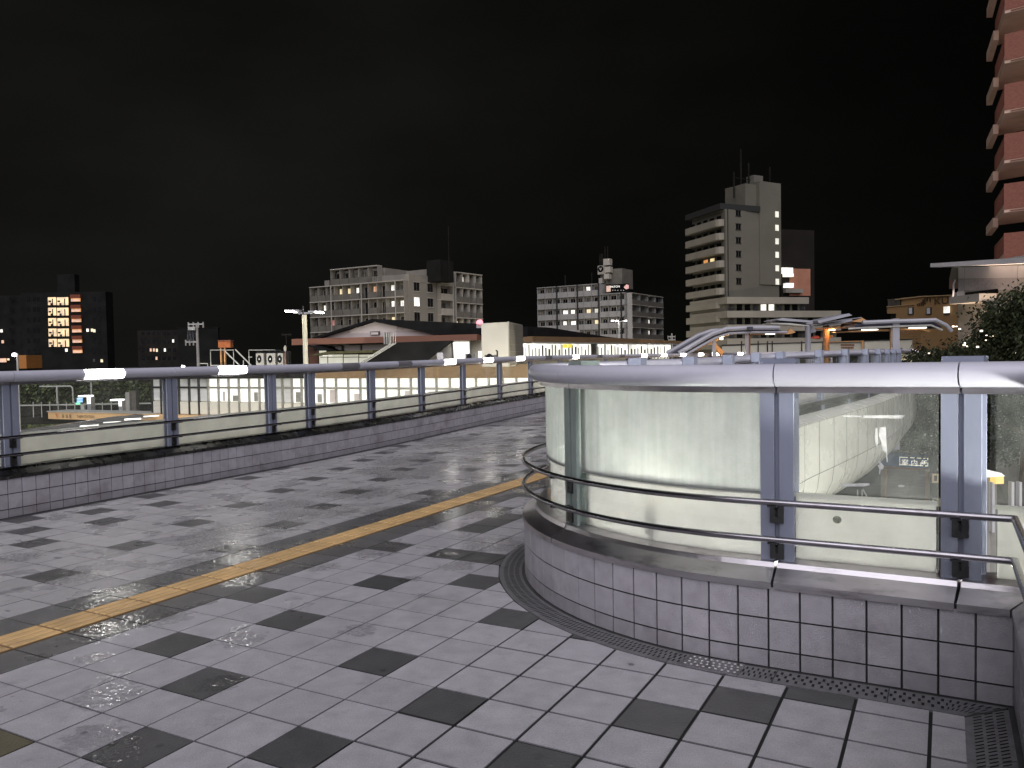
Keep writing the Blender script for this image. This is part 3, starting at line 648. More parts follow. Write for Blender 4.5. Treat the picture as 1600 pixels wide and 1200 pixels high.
# marks on the near clear pane: pale streaks, reflections painted as white strips, and a round sticker below
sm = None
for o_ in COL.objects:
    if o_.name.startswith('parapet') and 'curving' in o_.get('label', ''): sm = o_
def on_v(px, py, v):
    d = ray(px, py); _, dv = UV(d.x, d.y); return CAM + d * (v / dv)
M['streak_reflection'] = mat('streak_reflection', (0.62, 0.63, 0.60), 0.6, var=0.2, scale=30)
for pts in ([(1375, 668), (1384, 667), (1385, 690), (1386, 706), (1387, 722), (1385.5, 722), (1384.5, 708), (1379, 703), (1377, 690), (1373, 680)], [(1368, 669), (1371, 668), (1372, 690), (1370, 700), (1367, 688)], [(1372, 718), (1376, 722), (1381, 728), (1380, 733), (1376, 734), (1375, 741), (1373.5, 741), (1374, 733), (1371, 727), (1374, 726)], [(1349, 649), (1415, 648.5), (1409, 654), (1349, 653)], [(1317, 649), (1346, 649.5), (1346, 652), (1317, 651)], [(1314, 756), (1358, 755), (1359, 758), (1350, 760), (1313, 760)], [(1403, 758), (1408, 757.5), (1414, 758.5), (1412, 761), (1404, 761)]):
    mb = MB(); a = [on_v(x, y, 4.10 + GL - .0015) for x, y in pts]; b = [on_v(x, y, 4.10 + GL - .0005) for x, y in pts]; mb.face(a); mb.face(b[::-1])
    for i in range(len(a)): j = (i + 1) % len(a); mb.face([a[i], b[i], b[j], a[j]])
    mb.build('paint_smear', M['streak_reflection'], sm)
mb = MB(); c = on_v(1308, 812, 4.10 + GL - .002); mb.face([c + (G(math.cos(a * PI / 10) * .021, 0) + Vector((0, 0, math.sin(a * PI / 10) * .019))) for a in range(20)])
mb.build('round_sticker', mat('sticker', (0.24, 0.26, 0.20), 0.7, var=0.4, scale=60), sm)

# ================================================================== the town beyond
def C(r, g, b): return tuple(((c / 255 + 0.055) / 1.055) ** 2.4 for c in (r, g, b))   # a seen colour as linear
M['apt'] = mat('apt', (0.19, 0.175, 0.145), 0.8, var=0.12, scale=0.5, dirt=(0.15, 0.14, 0.12, 0.6), dscale=0.35, stretch=(1, 1, 0.3))
M['aptdark'] = mat('aptdark', (0.10, 0.092, 0.075), 0.8, var=0.15, scale=0.6)
M['aptlight'] = mat('aptlight', (0.30, 0.28, 0.24), 0.7, var=0.08, scale=1)
M['white_apt'] = mat('white_apt', (0.22, 0.215, 0.205), 0.75, var=0.12, scale=0.6, dirt=(0.17, 0.165, 0.155, 0.5), dscale=0.5, stretch=(1, 1, 0.3))
M['towerw'] = mat('towerw', (0.115, 0.108, 0.086), 0.8, spec=0.08, var=0.14, scale=0.12, dirt=(0.10, 0.095, 0.08, 0.5), dscale=0.2)
M['towerl'] = mat('towerl', (0.19, 0.175, 0.14), 0.8, var=0.10, scale=0.4)
M['winblack'] = mat('winblack', (0.006, 0.006, 0.007), 0.18, var=0.2)
M['windim'] = mat('windim', (0.05, 0.05, 0.05), 0.3, var=0.6, scale=2.5)
M['curtain'] = mat('curtain', (0.14, 0.125, 0.10), 0.8, var=0.5, scale=2)
M['dark'] = mat('dark', (0.012, 0.012, 0.011), 0.8, var=0.2)
M['darkroof'] = mat('darkroof', (0.010, 0.010, 0.010), 0.9, var=0.3, scale=2, spec=0.1)
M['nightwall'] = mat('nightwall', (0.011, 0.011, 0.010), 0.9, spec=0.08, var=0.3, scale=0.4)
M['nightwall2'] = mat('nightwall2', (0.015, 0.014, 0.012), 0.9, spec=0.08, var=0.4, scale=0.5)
M['lwhite'] = emit('lwhite', (1.0, 0.95, 0.84), 1.5, 0.5, 1.2)
M['lwarm'] = emit('lwarm', (1.0, 0.78, 0.38), 1.0, 0.4, 1.0)
M['lorange'] = emit('lorange', (1.0, 0.40, 0.08), 0.75, 0.5, 1.3)
M['lred'] = emit('lred', (0.85, 0.10, 0.05), 0.5, 0.4, 1.6)
M['lpale'] = emit('lpale', (0.92, 0.90, 0.70), 0.75, 0.35, 0.8)
M['redsign'] = emit('redsign', (1.0, 0.03, 0.10), 1.6)
M['star'] = emit('star', (1.0, 0.95, 0.92), 30)
M['conc'] = mat('conc', (0.30, 0.29, 0.26), 0.75, var=0.15, scale=1.5, dirt=(0.15, 0.14, 0.12, 0.5))
M['metal'] = mat('metal', (0.30, 0.30, 0.32), 0.4, 0.5, var=0.1)
M['palepipe'] = mat('palepipe', (0.42, 0.42, 0.38), 0.5)
M['brick'] = mat('brick', (0.30, 0.085, 0.055), 0.75, var=0.18, scale=6, stretch=(1, 1, 4), bump=0.4, bscale=12)
M['beige'] = mat('beige', (0.42, 0.26, 0.16), 0.8, var=0.1, scale=0.8, dirt=(0.22, 0.16, 0.08, 0.5), dscale=0.5)

class Fac:
    """a vertical plane between two points of the ground, seen at pixel columns xa, xb at depths Ya, Yb"""
    def __init__(s, xa, Ya, xb, Yb):
        s.A = aty(xa, 560, Ya).xy; s.B = aty(xb, 560, Yb).xy; s.t = (s.B - s.A).normalized(); s.L = (s.B - s.A).length
        n = Vector((s.t.y, -s.t.x)); s.n = n if (-s.A).dot(n) > 0 else -n
    def hit(s, px, py):
        d = ray(px, py); k = (s.A - CAM.xy).dot(s.n) / d.xy.dot(s.n); P = CAM + d * k; return (P.xy - s.A).dot(s.t), P.z
    def S(s, px): return s.hit(px, 556)[0]
    def Z(s, px, py): return s.hit(px, py)[1]
    def P(s, q, o, z): p = s.A + s.t * q + s.n * o; return Vector((p.x, p.y, z))
    def box(s, mb, q0, q1, o0, o1, z0, z1): mb.box(min(q0, q1), max(q0, q1), min(o0, o1), max(o0, o1), z0, z1, s.P)
    def pbox(s, mb, x0, y0, x1, y1, o0=0.0, o1=0.05):    # rectangle of the picture -> box on the plane
        ym = (y0 + y1) / 2; xm = (x0 + x1) / 2
        s.box(mb, s.hit(x0, ym)[0], s.hit(x1, ym)[0], o0, o1, s.Z(xm, y1), s.Z(xm, y0))
    def poly(s, mb, pts, o=0.0, thick=0.3):              # picture outline -> slab with thickness behind the plane
        a = [s.P(*((lambda h: (h[0], o, h[1]))(s.hit(x, y)))) for x, y in pts]; b = [p - Vector((s.n.x, s.n.y, 0)) * thick for p in a]
        mb.face(a); mb.face(b[::-1])
        for i in range(len(a)): j = (i + 1) % len(a); mb.face([a[i], b[i], b[j], a[j]])
def ngon_prism(mb, pts, z0, z1):
    a = [Vector((p[0], p[1], z0)) for p in pts]; b = [Vector((p[0], p[1], z1)) for p in pts]
    mb.face(a[::-1]); mb.face(b)
    for i in range(len(a)): j = (i + 1) % len(a); mb.face([a[i], a[j], b[j], b[i]])
def make(name, mats, parent, fn, **kw):
    mb = MB(); fn(mb); return mb.build(name, mats, parent, **kw)

def balcony_face(root, F, q0, q1, ztop, fh, nfl, wall, para, slab, bays, lit, depth=1.3, ph=1.05, pipes=(), rail_gaps=(), roofslab=True):
    """storeys of open balconies: slab, parapet, doors and windows behind; lit: {(floor, bay): material}"""
    bw = (q1 - q0) / bays
    for f in range(nfl):
        zt = ztop - f * fh; zb = zt - fh
        mb = MB(); F.box(mb, q0, q1, 0, depth + .06, zt - .16, zt)
        if f < nfl:
            mb.mi = 1
            for b in range(bays):
                if b in rail_gaps: continue
                F.box(mb, q0 + b * bw + .05, q0 + (b + 1) * bw - .05, depth - .1, depth, zb, zb + ph)
        mb.mi = 2
        for b in range(bays + 1): F.box(mb, q0 + b * bw - .06, q0 + b * bw + .06, 0.02, depth - .12, zb, zt - .16)
        mb.mi = 3
        for b in rail_gaps:
            x = q0 + b * bw + .1
            while x < q0 + (b + 1) * bw - .1: F.box(mb, x, x + .05, depth - .06, depth - .02, zb, zb + ph); x += .35
        mb.build('balcony', [M[slab], M[para], M[wall], M['dark']], root)
        for b in range(bays):
            a = q0 + b * bw; mk = lit.get((f, b))
            w0, w1 = a + bw * .18, a + bw * (.55 + .3 * random.random())
            mb = MB(); F.box(mb, w0 - .07, w1 + .07, 0.0, .03, zb + .05, zb + 2.15)
            mb.mi = 1; c = (w0 + w1) / 2; F.box(mb, w0, c - .04, .01, .05, zb + .1, zb + 2.08); F.box(mb, c + .04, w1, .01, .05, zb + .1, zb + 2.08)
            mb.build('window', [M['aptlight'], M[mk or random.choice(('winblack', 'winblack', 'winblack', 'windim', 'curtain'))]], root)
    for p in pipes:
        make('drainpipe', M['aptlight'], root, lambda mb: F.box(mb, p - .07, p + .07, depth + .06, depth + .2, ztop - nfl * fh, ztop))
def side_windows(root, F, cols, zs, w, h, lit=(), frame='aptlight'):
    for i, q in enumerate(cols):
        for k, z in enumerate(zs):
            mb = MB(); F.box(mb, q - w / 2 - .12, q + w / 2 + .12, 0, .10, z - .14, z); F.box(mb, q - w / 2 - .12, q + w / 2 + .12, 0, .12, z + h, z + h + .14)
            mb.mi = 1; F.box(mb, q - w / 2, q - .05, 0, .04, z, z + h); F.box(mb, q + .05, q + w / 2, 0, .04, z, z + h)
            mb.build('window', [M[frame], M['lwhite' if (i, k) in lit else 'winblack']], root)

# ---- grey-brown apartment house behind the hall
def apt_mid():
    r = thing('apartment_building', 'grey-brown stepped apartment block with balconies rising behind the gabled hall', 'building')
    FL = Fac(488, 151, 641, 139); FR = Fac(641, 139, 748, 155)
    zt = FL.Z(639, 437.5); fh = 2.78
    back = [FL.A + Vector((6, 16)), FR.B + Vector((0, 10))]
    def body(mb):
        ngon_prism(mb, [FL.A, FL.B, FR.B, back[1], back[0]], -6, zt - .2)
        q0, q1 = FL.S(527), FL.S(601); ngon_prism(mb, [FL.P(q0, -.5, 0).xy, FL.P(q1, -.5, 0).xy, FL.P(q1, -9, 0).xy, FL.P(q0, -9, 0).xy], zt - .3, FL.Z(565, 421))
        q0 = FR.S(641); ngon_prism(mb, [FR.P(q0 + .1, 0, 0).xy, FR.P(FR.S(677), 0, 0).xy, FR.P(FR.S(677), -9, 0).xy, FR.P(q0 - 1, -9, 0).xy], zt - .3, FR.Z(650, 429))
        ngon_prism(mb, [FR.P(FR.S(677), 0.02, 0).xy, FR.P(FR.L, 0.02, 0).xy, FR.P(FR.L, -9, 0).xy, FR.P(FR.S(677), -9, 0).xy], zt - .5, FR.Z(700, 423))
    make('wall', M['apt'], r, body)
    lit = {(0, 3): 'lwarm', (0, 4): 'lwarm', (0, 5): 'lwhite', (0, 7): 'lorange', (0, 9): 'lwhite', (1, 9): 'lwhite', (1, 10): 'lwhite', (2, 2): 'lred', (2, 9): 'lwarm', (1, 1): 'lwhite'}
    balcony_face(r, FL, FL.S(494), FL.S(640), zt, fh, 5, 'apt', 'aptdark', 'aptlight', 11, lit, pipes=(FL.S(528), FL.S(575), FL.S(628)), rail_gaps=(6, 8))
    q0, q1 = FL.S(527), FL.S(600)
    balcony_face(r, FL, q0, q1, FL.Z(565, 418), FL.Z(565, 418) - zt, 1, 'apt', 'aptdark', 'aptlight', 5, {}, rail_gaps=(4,))
    side_windows(r, FR, [FR.S(653), FR.S(674)], [FR.Z(655, y) for y in (455, 478.5, 501.5)], 1.35, 1.5, {(0, 1)})
    fz = FR.Z(700, 421)
    balcony_face(r, FR, FR.S(685), FR.S(704), FR.Z(695, 423), fh * .96, 5, 'apt', 'aptlight', 'aptlight', 1, {}, pipes=(FR.S(702.5),), depth=1.0)
    balcony_face(r, FR, FR.S(707.5), FR.L, FR.Z(728, 428), fh, 5, 'aptlight', 'aptdark', 'aptlight', 4, {(0, 1): 'lwhite', (3, 0): 'lwarm'}, depth=1.2, rail_gaps=(2,))
    q = FR.S(682)
    make('roof_tank', M['nightwall'], r, lambda mb: FL.box(mb, FL.S(642), FL.S(664), -9, -5, zt, FL.Z(650, 402)))
    make('antenna', M['nightwall2'], r, lambda mb: FL.box(mb, FL.S(667), FL.S(667) + .12, -7, -6.9, zt, FL.Z(667, 345)))
    make('chimney', M['apt'], r, lambda mb: FL.box(mb, FL.S(510), FL.S(517), -2, 0, zt - .2, FL.Z(514, 438)))
apt_mid()

# ---- pale apartment house with the rooftop sign
def apt_pale():
    r = thing('apartment_building', 'pale banded apartment block with rooftop tanks and a small orange and black sign', 'building')
    FL = Fac(843, 200, 980, 187); FR = Fac(980, 187, 1027, 203)
    z1 = FL.Z(843, 450); z2 = FL.Z(978, 457.5); fh = 2.66
    qs = FL.S(941)
    def body(mb):
        ngon_prism(mb, [FL.P(0, 0, 0).xy, FL.P(qs, 0, 0).xy, FL.P(qs, -14, 0).xy, FL.P(4, -14, 0).xy], -6, z1 - .1)
        ngon_prism(mb, [FL.P(qs, 0, 0).xy, FL.B, FR.B, FR.P(FR.L, -12, 0).xy, FL.P(qs, -16, 0).xy], -6, z2 - .1)
    make('wall', M['white_apt'], r, body)
    lit = {(2, 3): 'lwhite', (2, 4): 'lwhite', (2, 6): 'lwarm', (2, 7): 'lpale', (3, 3): 'lwhite', (3, 4): 'lwhite', (3, 7): 'lwarm', (0, 6): 'lwhite'}
    balcony_face(r, FL, 0.2, qs, z1, fh, 8, 'white_apt', 'white_apt', 'white_apt', 8, lit, depth=1.0, ph=1.15, pipes=())
    balcony_face(r, FL, qs + .1, FL.L, z2, fh, 7, 'white_apt', 'white_apt', 'white_apt', 3, {}, depth=1.0, ph=1.15)
    for px in (875, 907, 940, 975):
        make('drainpipe', M['dark'], r, lambda mb: FL.box(mb, FL.S(px) - .16, FL.S(px) + .16, 1.0, 1.25, -6, z1 if px < 945 else z2))
    balcony_face(r, FR, 0.3, FR.L + 1.0, z2, fh, 7, 'white_apt', 'aptdark', 'aptlight', 4, {(k, 2): 'lwhite' for k in range(5)}, depth=1.4, ph=1.1)
    # plant room, tanks and emblem board on the roof
    def room(mb): FL.box(mb, FL.S(947), FL.S(965), -9, -3, z1 - 1, FL.Z(955, 418)); FL.box(mb, FL.S(931), FL.S(947), -6, -3, z1, FL.Z(940, 426))
    make('plant_room', M['aptdark'], r, room)
    for a, b, c, d in ((939, 403.5, 949, 413.5), (941, 416, 950, 425), (940, 427, 948, 435), (932, 434, 937, 442)):
        make('water_tank', M['aptlight'], r, lambda mb: FL.pbox(mb, a, b, c, d, -2.6, -1.2))
    bd = make('sign_board', M['aptlight'], r, lambda mb: FL.pbox(mb, 927, 413.5, 940, 427.5, -2.6, -2.3))
    c = FL.P(FL.S(933.5), -2.26, FL.Z(933.5, 419)); tx = Vector((FL.t.x, FL.t.y, 0)); 
    def disc(mb): mb.face([c + tx * (.75 * math.cos(k * PI / 9)) + Vector((0, 0, .75 * math.sin(k * PI / 9))) for k in range(18)])
    make('emblem', M['winblack'], bd, disc)
    def mark(mb):
        c2 = c + Vector((FL.n.x, FL.n.y, 0)) * .02
        mb.face([c2 + tx * x + Vector((0, 0, z)) for x, z in ((-.4, .3), (-.1, .3), (0, 0), (.1, .3), (.4, .3), (0, -.45))]); 
        for k in range(5): a = c2 + tx * (-.75 + k * .3) - Vector((0, 0, 1.15)); mb.face([a, a + tx * .2, a + tx * .2 + Vector((0, 0, .25)), a + Vector((0, 0, .25))])
    make('emblem', M['aptlight'], bd, mark)
    for px, y0, y1 in ((926, 395, 405), (928, 394, 406), (930, 394, 405), (934, 382, 397), (938, 382, 397), (871, 428, 437), (913, 424, 430)):
        make('antenna', M['nightwall2'], r, lambda mb: FL.pbox(mb, px - .5, y0, px + .7, FL_y if (FL_y := y1 + 30) and px in (934, 926) else y1 + 12, -4, -3.8))
    # rooftop sign
    S = make('roof_sign', M['winblack'], r, lambda mb: FL.pbox(mb, 946, 444, 982, 457, -.5, -.2))
    make('sign_panel', emit('signo', (1.0, 0.36, 0.05), 0.42, 0.5, 2), S, lambda mb: FL.pbox(mb, 947, 446.5, 953.5, 456, -.2, -.15))
    make('sign_panel', emit('signr', (1.0, 0.18, 0.09), 0.45, 0.4, 2), S, lambda mb: FL.poly(mb, [(974, 449), (978, 444.5), (982, 445), (982, 450.5), (978, 452)], -.12, .05))
    text_mesh('sign_text', 'PATON', FL.P(FL.S(955), -.1, FL.Z(955, 449.6)), FL.P(1, 0, 0) - FL.P(0, 0, 0), (0, 0, 1), 0.62, M['lwhite'], S, 0.03, stretch=1.15)
    make('sign_panel', emit('signb', (0.5, 0.32, 0.12), 0.18), S, lambda mb: [FL.pbox(mb, x, 453, x + 1.6, 454, -.2, -.15) for x in (956, 960, 964, 969, 973)])
apt_pale()

# ---- tall tower with shaft, podium
def tower():
    r = thing('apartment_tower', 'tall dim beige tower with rounded balconies, plain side wall and lift shaft on its roof', 'building')
    FL = Fac(1079, 166, 1135, 153); FR = Fac(1135, 153, 1218, 160)
    zt = FL.Z(1134, 326); fh = 21.3 * 153 / 1255
    zc = FL.Z(1134, 463)
    def body(mb):
        ngon_prism(mb, [FL.P(1.2, 0, 0).xy, FL.B, FR.B, FR.P(FR.L, -10, 0).xy, FL.P(0, -12, 0).xy], -6, zt)
        FR.box(mb, FR.S(1187), FR.S(1220), -7, 0.25, zt - 14, FR.Z(1200, 285)); FR.box(mb, FR.S(1170), FR.S(1187), -6, -.6, zt - 1, FR.Z(1180, 287))
    make('wall', M['towerw'], r, body)
    make('roof', M['dark'], r, lambda mb: ngon_prism(mb, [FL.P(0, .9, 0).xy, FL.P(FL.L - .3, .9, 0).xy, FR.P(FR.S(1187), .4, 0).xy, FR.P(FR.S(1187), -8, 0).xy, FL.P(3, -9, 0).xy], zt, zt + 1.1))
    for f in range(12):
        zb = zt - .5 - (f + 1) * fh
        def bal(mb):
            n = 7; pr = [(0.0, 0.0)]
            o = 1.35; L_ = FL.L - .35
            out = [(0.0, 0.05), (0.0, o - .7), (.25, o - .25), (.8, o)] + [(L_ - .9, o), (L_ - .25, o - .3), (L_, o - .8), (L_, 0.05)]
            a = [FL.P(q, oo, zb - .05) for q, oo in out]; b = [FL.P(q, oo, zb + 1.22) for q, oo in out]
            i_ = [FL.P(min(max(q, .15), L_ - .15), max(oo - .15, .05), zb + 1.22) for q, oo in out]; i0 = [p - Vector((0, 0, 1.1)) for p in i_]
            mb.quadgrid([a, b]); mb.quadgrid([b, i_]); mb.quadgrid([i_, i0]); mb.face(a[::-1])
        make('balcony', M['towerl'], r, bal)
        for w in range(5):
            q = .7 + w * (FL.L - 1.2) / 5
            mk = 'lorange' if (f, w) == (3, 2) else 'lwarm' if (f, w) == (3, 3) else 'winblack'
            make('window', M[mk], r, lambda mb: FL.box(mb, q, q + 1.5, 0, .06, zb + .1, zb + 2.1))
    side_windows(r, FR, [FR.S(1155)], [FR.Z(1155, 337.5 + 21.2 * k) for k in range(6)], 1.2, 1.0, (), 'dark')
    for k in range(6):
        z = FR.Z(1213, 340 + 21 * k)
        make('window', M['lpale'], r, lambda mb: FR.box(mb, FR.S(1211), FR.S(1216), .25, .34, z, z + 1.15))
    make('rain_pipe', M['dark'], r, lambda mb: FR.box(mb, FR.S(1138), FR.S(1138) + .12, 0, .15, zc, zt))
    # masts on the shaft
    zs = FR.Z(1200, 285)
    def masts(mb):
        for px, y in ((1166, 264), (1177, 228), (1189, 250), (1222, 256)):
            q = FR.S(px); FR.box(mb, q - .1, q + .1, -3, -2.8, zs - 3, FR.Z(px, y))
        FR.box(mb, FR.S(1168), FR.S(1223), -3.1, -2.9, zs + .9, zs + 1.0)
        for px in range(1190, 1210, 3): q = FR.S(px); FR.box(mb, q - .05, q + .05, -3.1, -2.9, zs, zs + 2)
    make('mast', M['nightwall2'], r, masts)
    make('plant_frame', M['aptdark'], r, lambda mb: FR.box(mb, FR.S(1192), FR.S(1206), -4, -2, zs, FR.Z(1198, 271)))
    # podium storeys stepping out to the right
    FP = Fac(1081, 163.5, 1136, 151); FQ = Fac(1136, 151, 1310, 158)
    zp = FP.Z(1136, 464)
    def pod(mb):
        ngon_prism(mb, [FQ.P(0, -1, 0).xy, FQ.P(FQ.S(1262), -1, 0).xy, FQ.P(FQ.S(1262), -14, 0).xy, FQ.P(0, -14, 0).xy], -6, zp)
        ngon_prism(mb, [FQ.P(FQ.S(1240), -1, 0).xy, FQ.P(FQ.S(1312), -1, 0).xy, FQ.P(FQ.S(1312), -14, 0).xy, FQ.P(FQ.S(1240), -14, 0).xy], -6, zp - fh)
    make('wall', M['towerw'], r, pod)
    for f in range(5):
        z = zp - f * fh; e = 1262 if f == 0 else 1312
        def bb(mb): FQ.box(mb, -.2, FQ.S(e), .2, .45, z - 1.25, z); FP.box(mb, 0, FP.L, .0, .25, z - 1.25, z); FQ.box(mb, 0, FQ.S(e), -1, .2, z - 1.25, z - 1.1)
        make('balcony', M['towerl'], r, bb)
        for w in range(13 if f else 10):
            q = 1.0 + w * 1.75; mk = 'lwhite' if (f, w) in ((0, 4), (0, 5)) else 'winblack' if w % 3 else 'windim'
            make('window', M[mk], r, lambda mb: FQ.box(mb, q, q + 1.15, -1, -.9, z - fh + .15, z - 1.3))
    return r
tower()
def brown_slab():
    r = thing('apartment_building', 'dark slab building behind the tower with its lower wall lit brown and white landings', 'building')
    F = Fac(1217, 185, 1273, 188)
    make('wall', mat('slabw', (0.014, 0.012, 0.010), 0.8, spec=0.08, var=0.15, scale=0.2), r, lambda mb: F.box(mb, F.S(1222), F.L, -12, 0, -6, F.Z(1245, 359)))
    make('lit_wall_patch', mat('brown_lit', (0.30, 0.13, 0.075), 0.8, var=0.15, scale=0.5), r, lambda mb: F.box(mb, F.S(1234), F.L - 1.2, 0, .12, F.Z(1245, 462), F.Z(1250, 420)))  # lamplit lower part of the wall, its light painted as brown colour
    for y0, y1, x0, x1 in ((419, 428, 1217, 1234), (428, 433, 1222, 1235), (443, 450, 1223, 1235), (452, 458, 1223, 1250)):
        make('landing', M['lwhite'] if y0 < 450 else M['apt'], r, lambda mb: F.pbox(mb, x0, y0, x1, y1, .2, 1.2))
brown_slab()

# ---- dark block on the far left with the lit stair
def dark_left():
    r = thing('apartment_building', 'almost black apartment block with a column of lit orange stair windows', 'building')
    F = Fac(-60, 222, 172, 222)
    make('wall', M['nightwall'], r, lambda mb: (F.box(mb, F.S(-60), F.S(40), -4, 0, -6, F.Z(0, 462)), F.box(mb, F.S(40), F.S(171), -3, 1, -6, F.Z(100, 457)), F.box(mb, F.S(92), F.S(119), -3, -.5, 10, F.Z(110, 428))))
    for k in range(5):
        y = 465 + 16.2 * k
        for x0, x1 in ((78.5, 91), (92.5, 110)):
            sh = .3 * k
            def wn(mb):
                F.pbox(mb, x0 + sh, y, x1 + sh, y + 12, 1.0, 1.1); mb.mi = 1
                F.pbox(mb, x0 + sh + 1, y + 5, x0 + sh + 5, y + 7.5, 1.1, 1.2); F.pbox(mb, x1 + sh - 6, y + 2, x1 + sh - 4.6, y + 12, 1.1, 1.2); F.pbox(mb, x0 + sh + 4, y + 9, x0 + sh + 7, y + 12, 1.1, 1.2)
            make('window', [emit('stairlit' + str(k), (1.0, 0.60, 0.15), 1.05, 0.55, 0.8), M['dark']], r, wn)
    for k in range(6):
        y = 463.5 + 16.0 * k; sh = .6 * k
        make('landing', [M['lorange'], mat('terra', (0.16, 0.035, 0.012), 0.8)], r, lambda mb: (F.pbox(mb, 115.5 + sh, y + 3, 129 + sh, y + 8, 1.0, 1.5), setattr(mb, 'mi', 1), F.pbox(mb, 115 + sh, y - 2.5, 130.5 + sh, y + 3, 1.0, 1.8)))
    for x, y, mk in ((147, 516, 'lwarm'), (150.5, 517, 'lwarm'), (140, 516, 'lwhite'), (6, 517, 'lwhite'), (8, 534, 'lorange'), (107, 547, 'lwhite'), (162, 563.5, 'lwarm'), (150, 563, 'windim')):
        make('window', M[mk], r, lambda mb: F.pbox(mb, x - 1.6, y - 2.2, x + 1.8, y + 2.4, 1.0, 1.15))
    for k in range(6):
        for x in (48, 57, 63, 150, 158, 20):
            make('window', M['winblack'], r, lambda mb: F.pbox(mb, x - 2, 464 + 16.2 * k, x + 2.4, 471 + 16.2 * k, 1.0, 1.06))
dark_left()
def dark_mid():
    r = thing('apartment_building', 'low dim apartment block with a few orange windows behind the utility pole', 'building')
    F = Fac(216, 190, 280, 190)
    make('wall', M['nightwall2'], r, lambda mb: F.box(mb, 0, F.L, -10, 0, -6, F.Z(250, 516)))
    for f in range(4):
        for w in range(7):
            make('window', M['winblack'], r, lambda mb: F.pbox(mb, 221 + w * 8.2, 518 + f * 13, 226 + w * 8.2, 523 + f * 13, 0, .06))
    for x, y, mk in ((236, 547, 'lorange'), (241, 547, 'lorange'), (245.5, 547.5, 'lwarm'), (258, 547, 'lwhite'), (271, 533, 'lwhite'), (245, 560, 'lorange')):
        make('window', M[mk], r, lambda mb: F.pbox(mb, x - 1.3, y - 2.6, x + 1.3, y + 2.2, .07, .2))
    r2 = thing('office_building', 'plain black box of a building beside the low dim apartment block', 'building')
    F2 = Fac(279, 150, 342, 152)
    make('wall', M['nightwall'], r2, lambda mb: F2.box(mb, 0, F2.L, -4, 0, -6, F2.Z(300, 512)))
    make('parapet_cap', M['nightwall2'], r2, lambda mb: F2.box(mb, -.1, F2.L + .1, -4.1, .1, F2.Z(300, 512), F2.Z(300, 511.3)))
dark_mid()
def orange_corner():
    r = thing('house', 'far house at the left edge with an orange lit gable wall', 'house')
    F = Fac(-60, 150, 41, 150); zc = F.Z(20, 576)
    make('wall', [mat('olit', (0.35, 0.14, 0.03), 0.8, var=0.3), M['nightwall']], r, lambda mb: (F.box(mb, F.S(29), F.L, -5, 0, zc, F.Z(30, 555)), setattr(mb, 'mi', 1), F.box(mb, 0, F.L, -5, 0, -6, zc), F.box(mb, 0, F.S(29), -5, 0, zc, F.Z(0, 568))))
    make('roof', M['darkroof'], r, lambda mb: F.poly(mb, [(-60, 566), (-10, 557), (29, 573), (29, 578), (-60, 576)], .3, 4))
    make('window', M['lorange'], r, lambda mb: F.pbox(mb, 0, 560, 12, 566, .31, .5))
    make('wall_lamp', M['lwarm'], r, lambda mb: F.pbox(mb, 14, 560, 16.5, 563, .3, .5))
orange_corner()

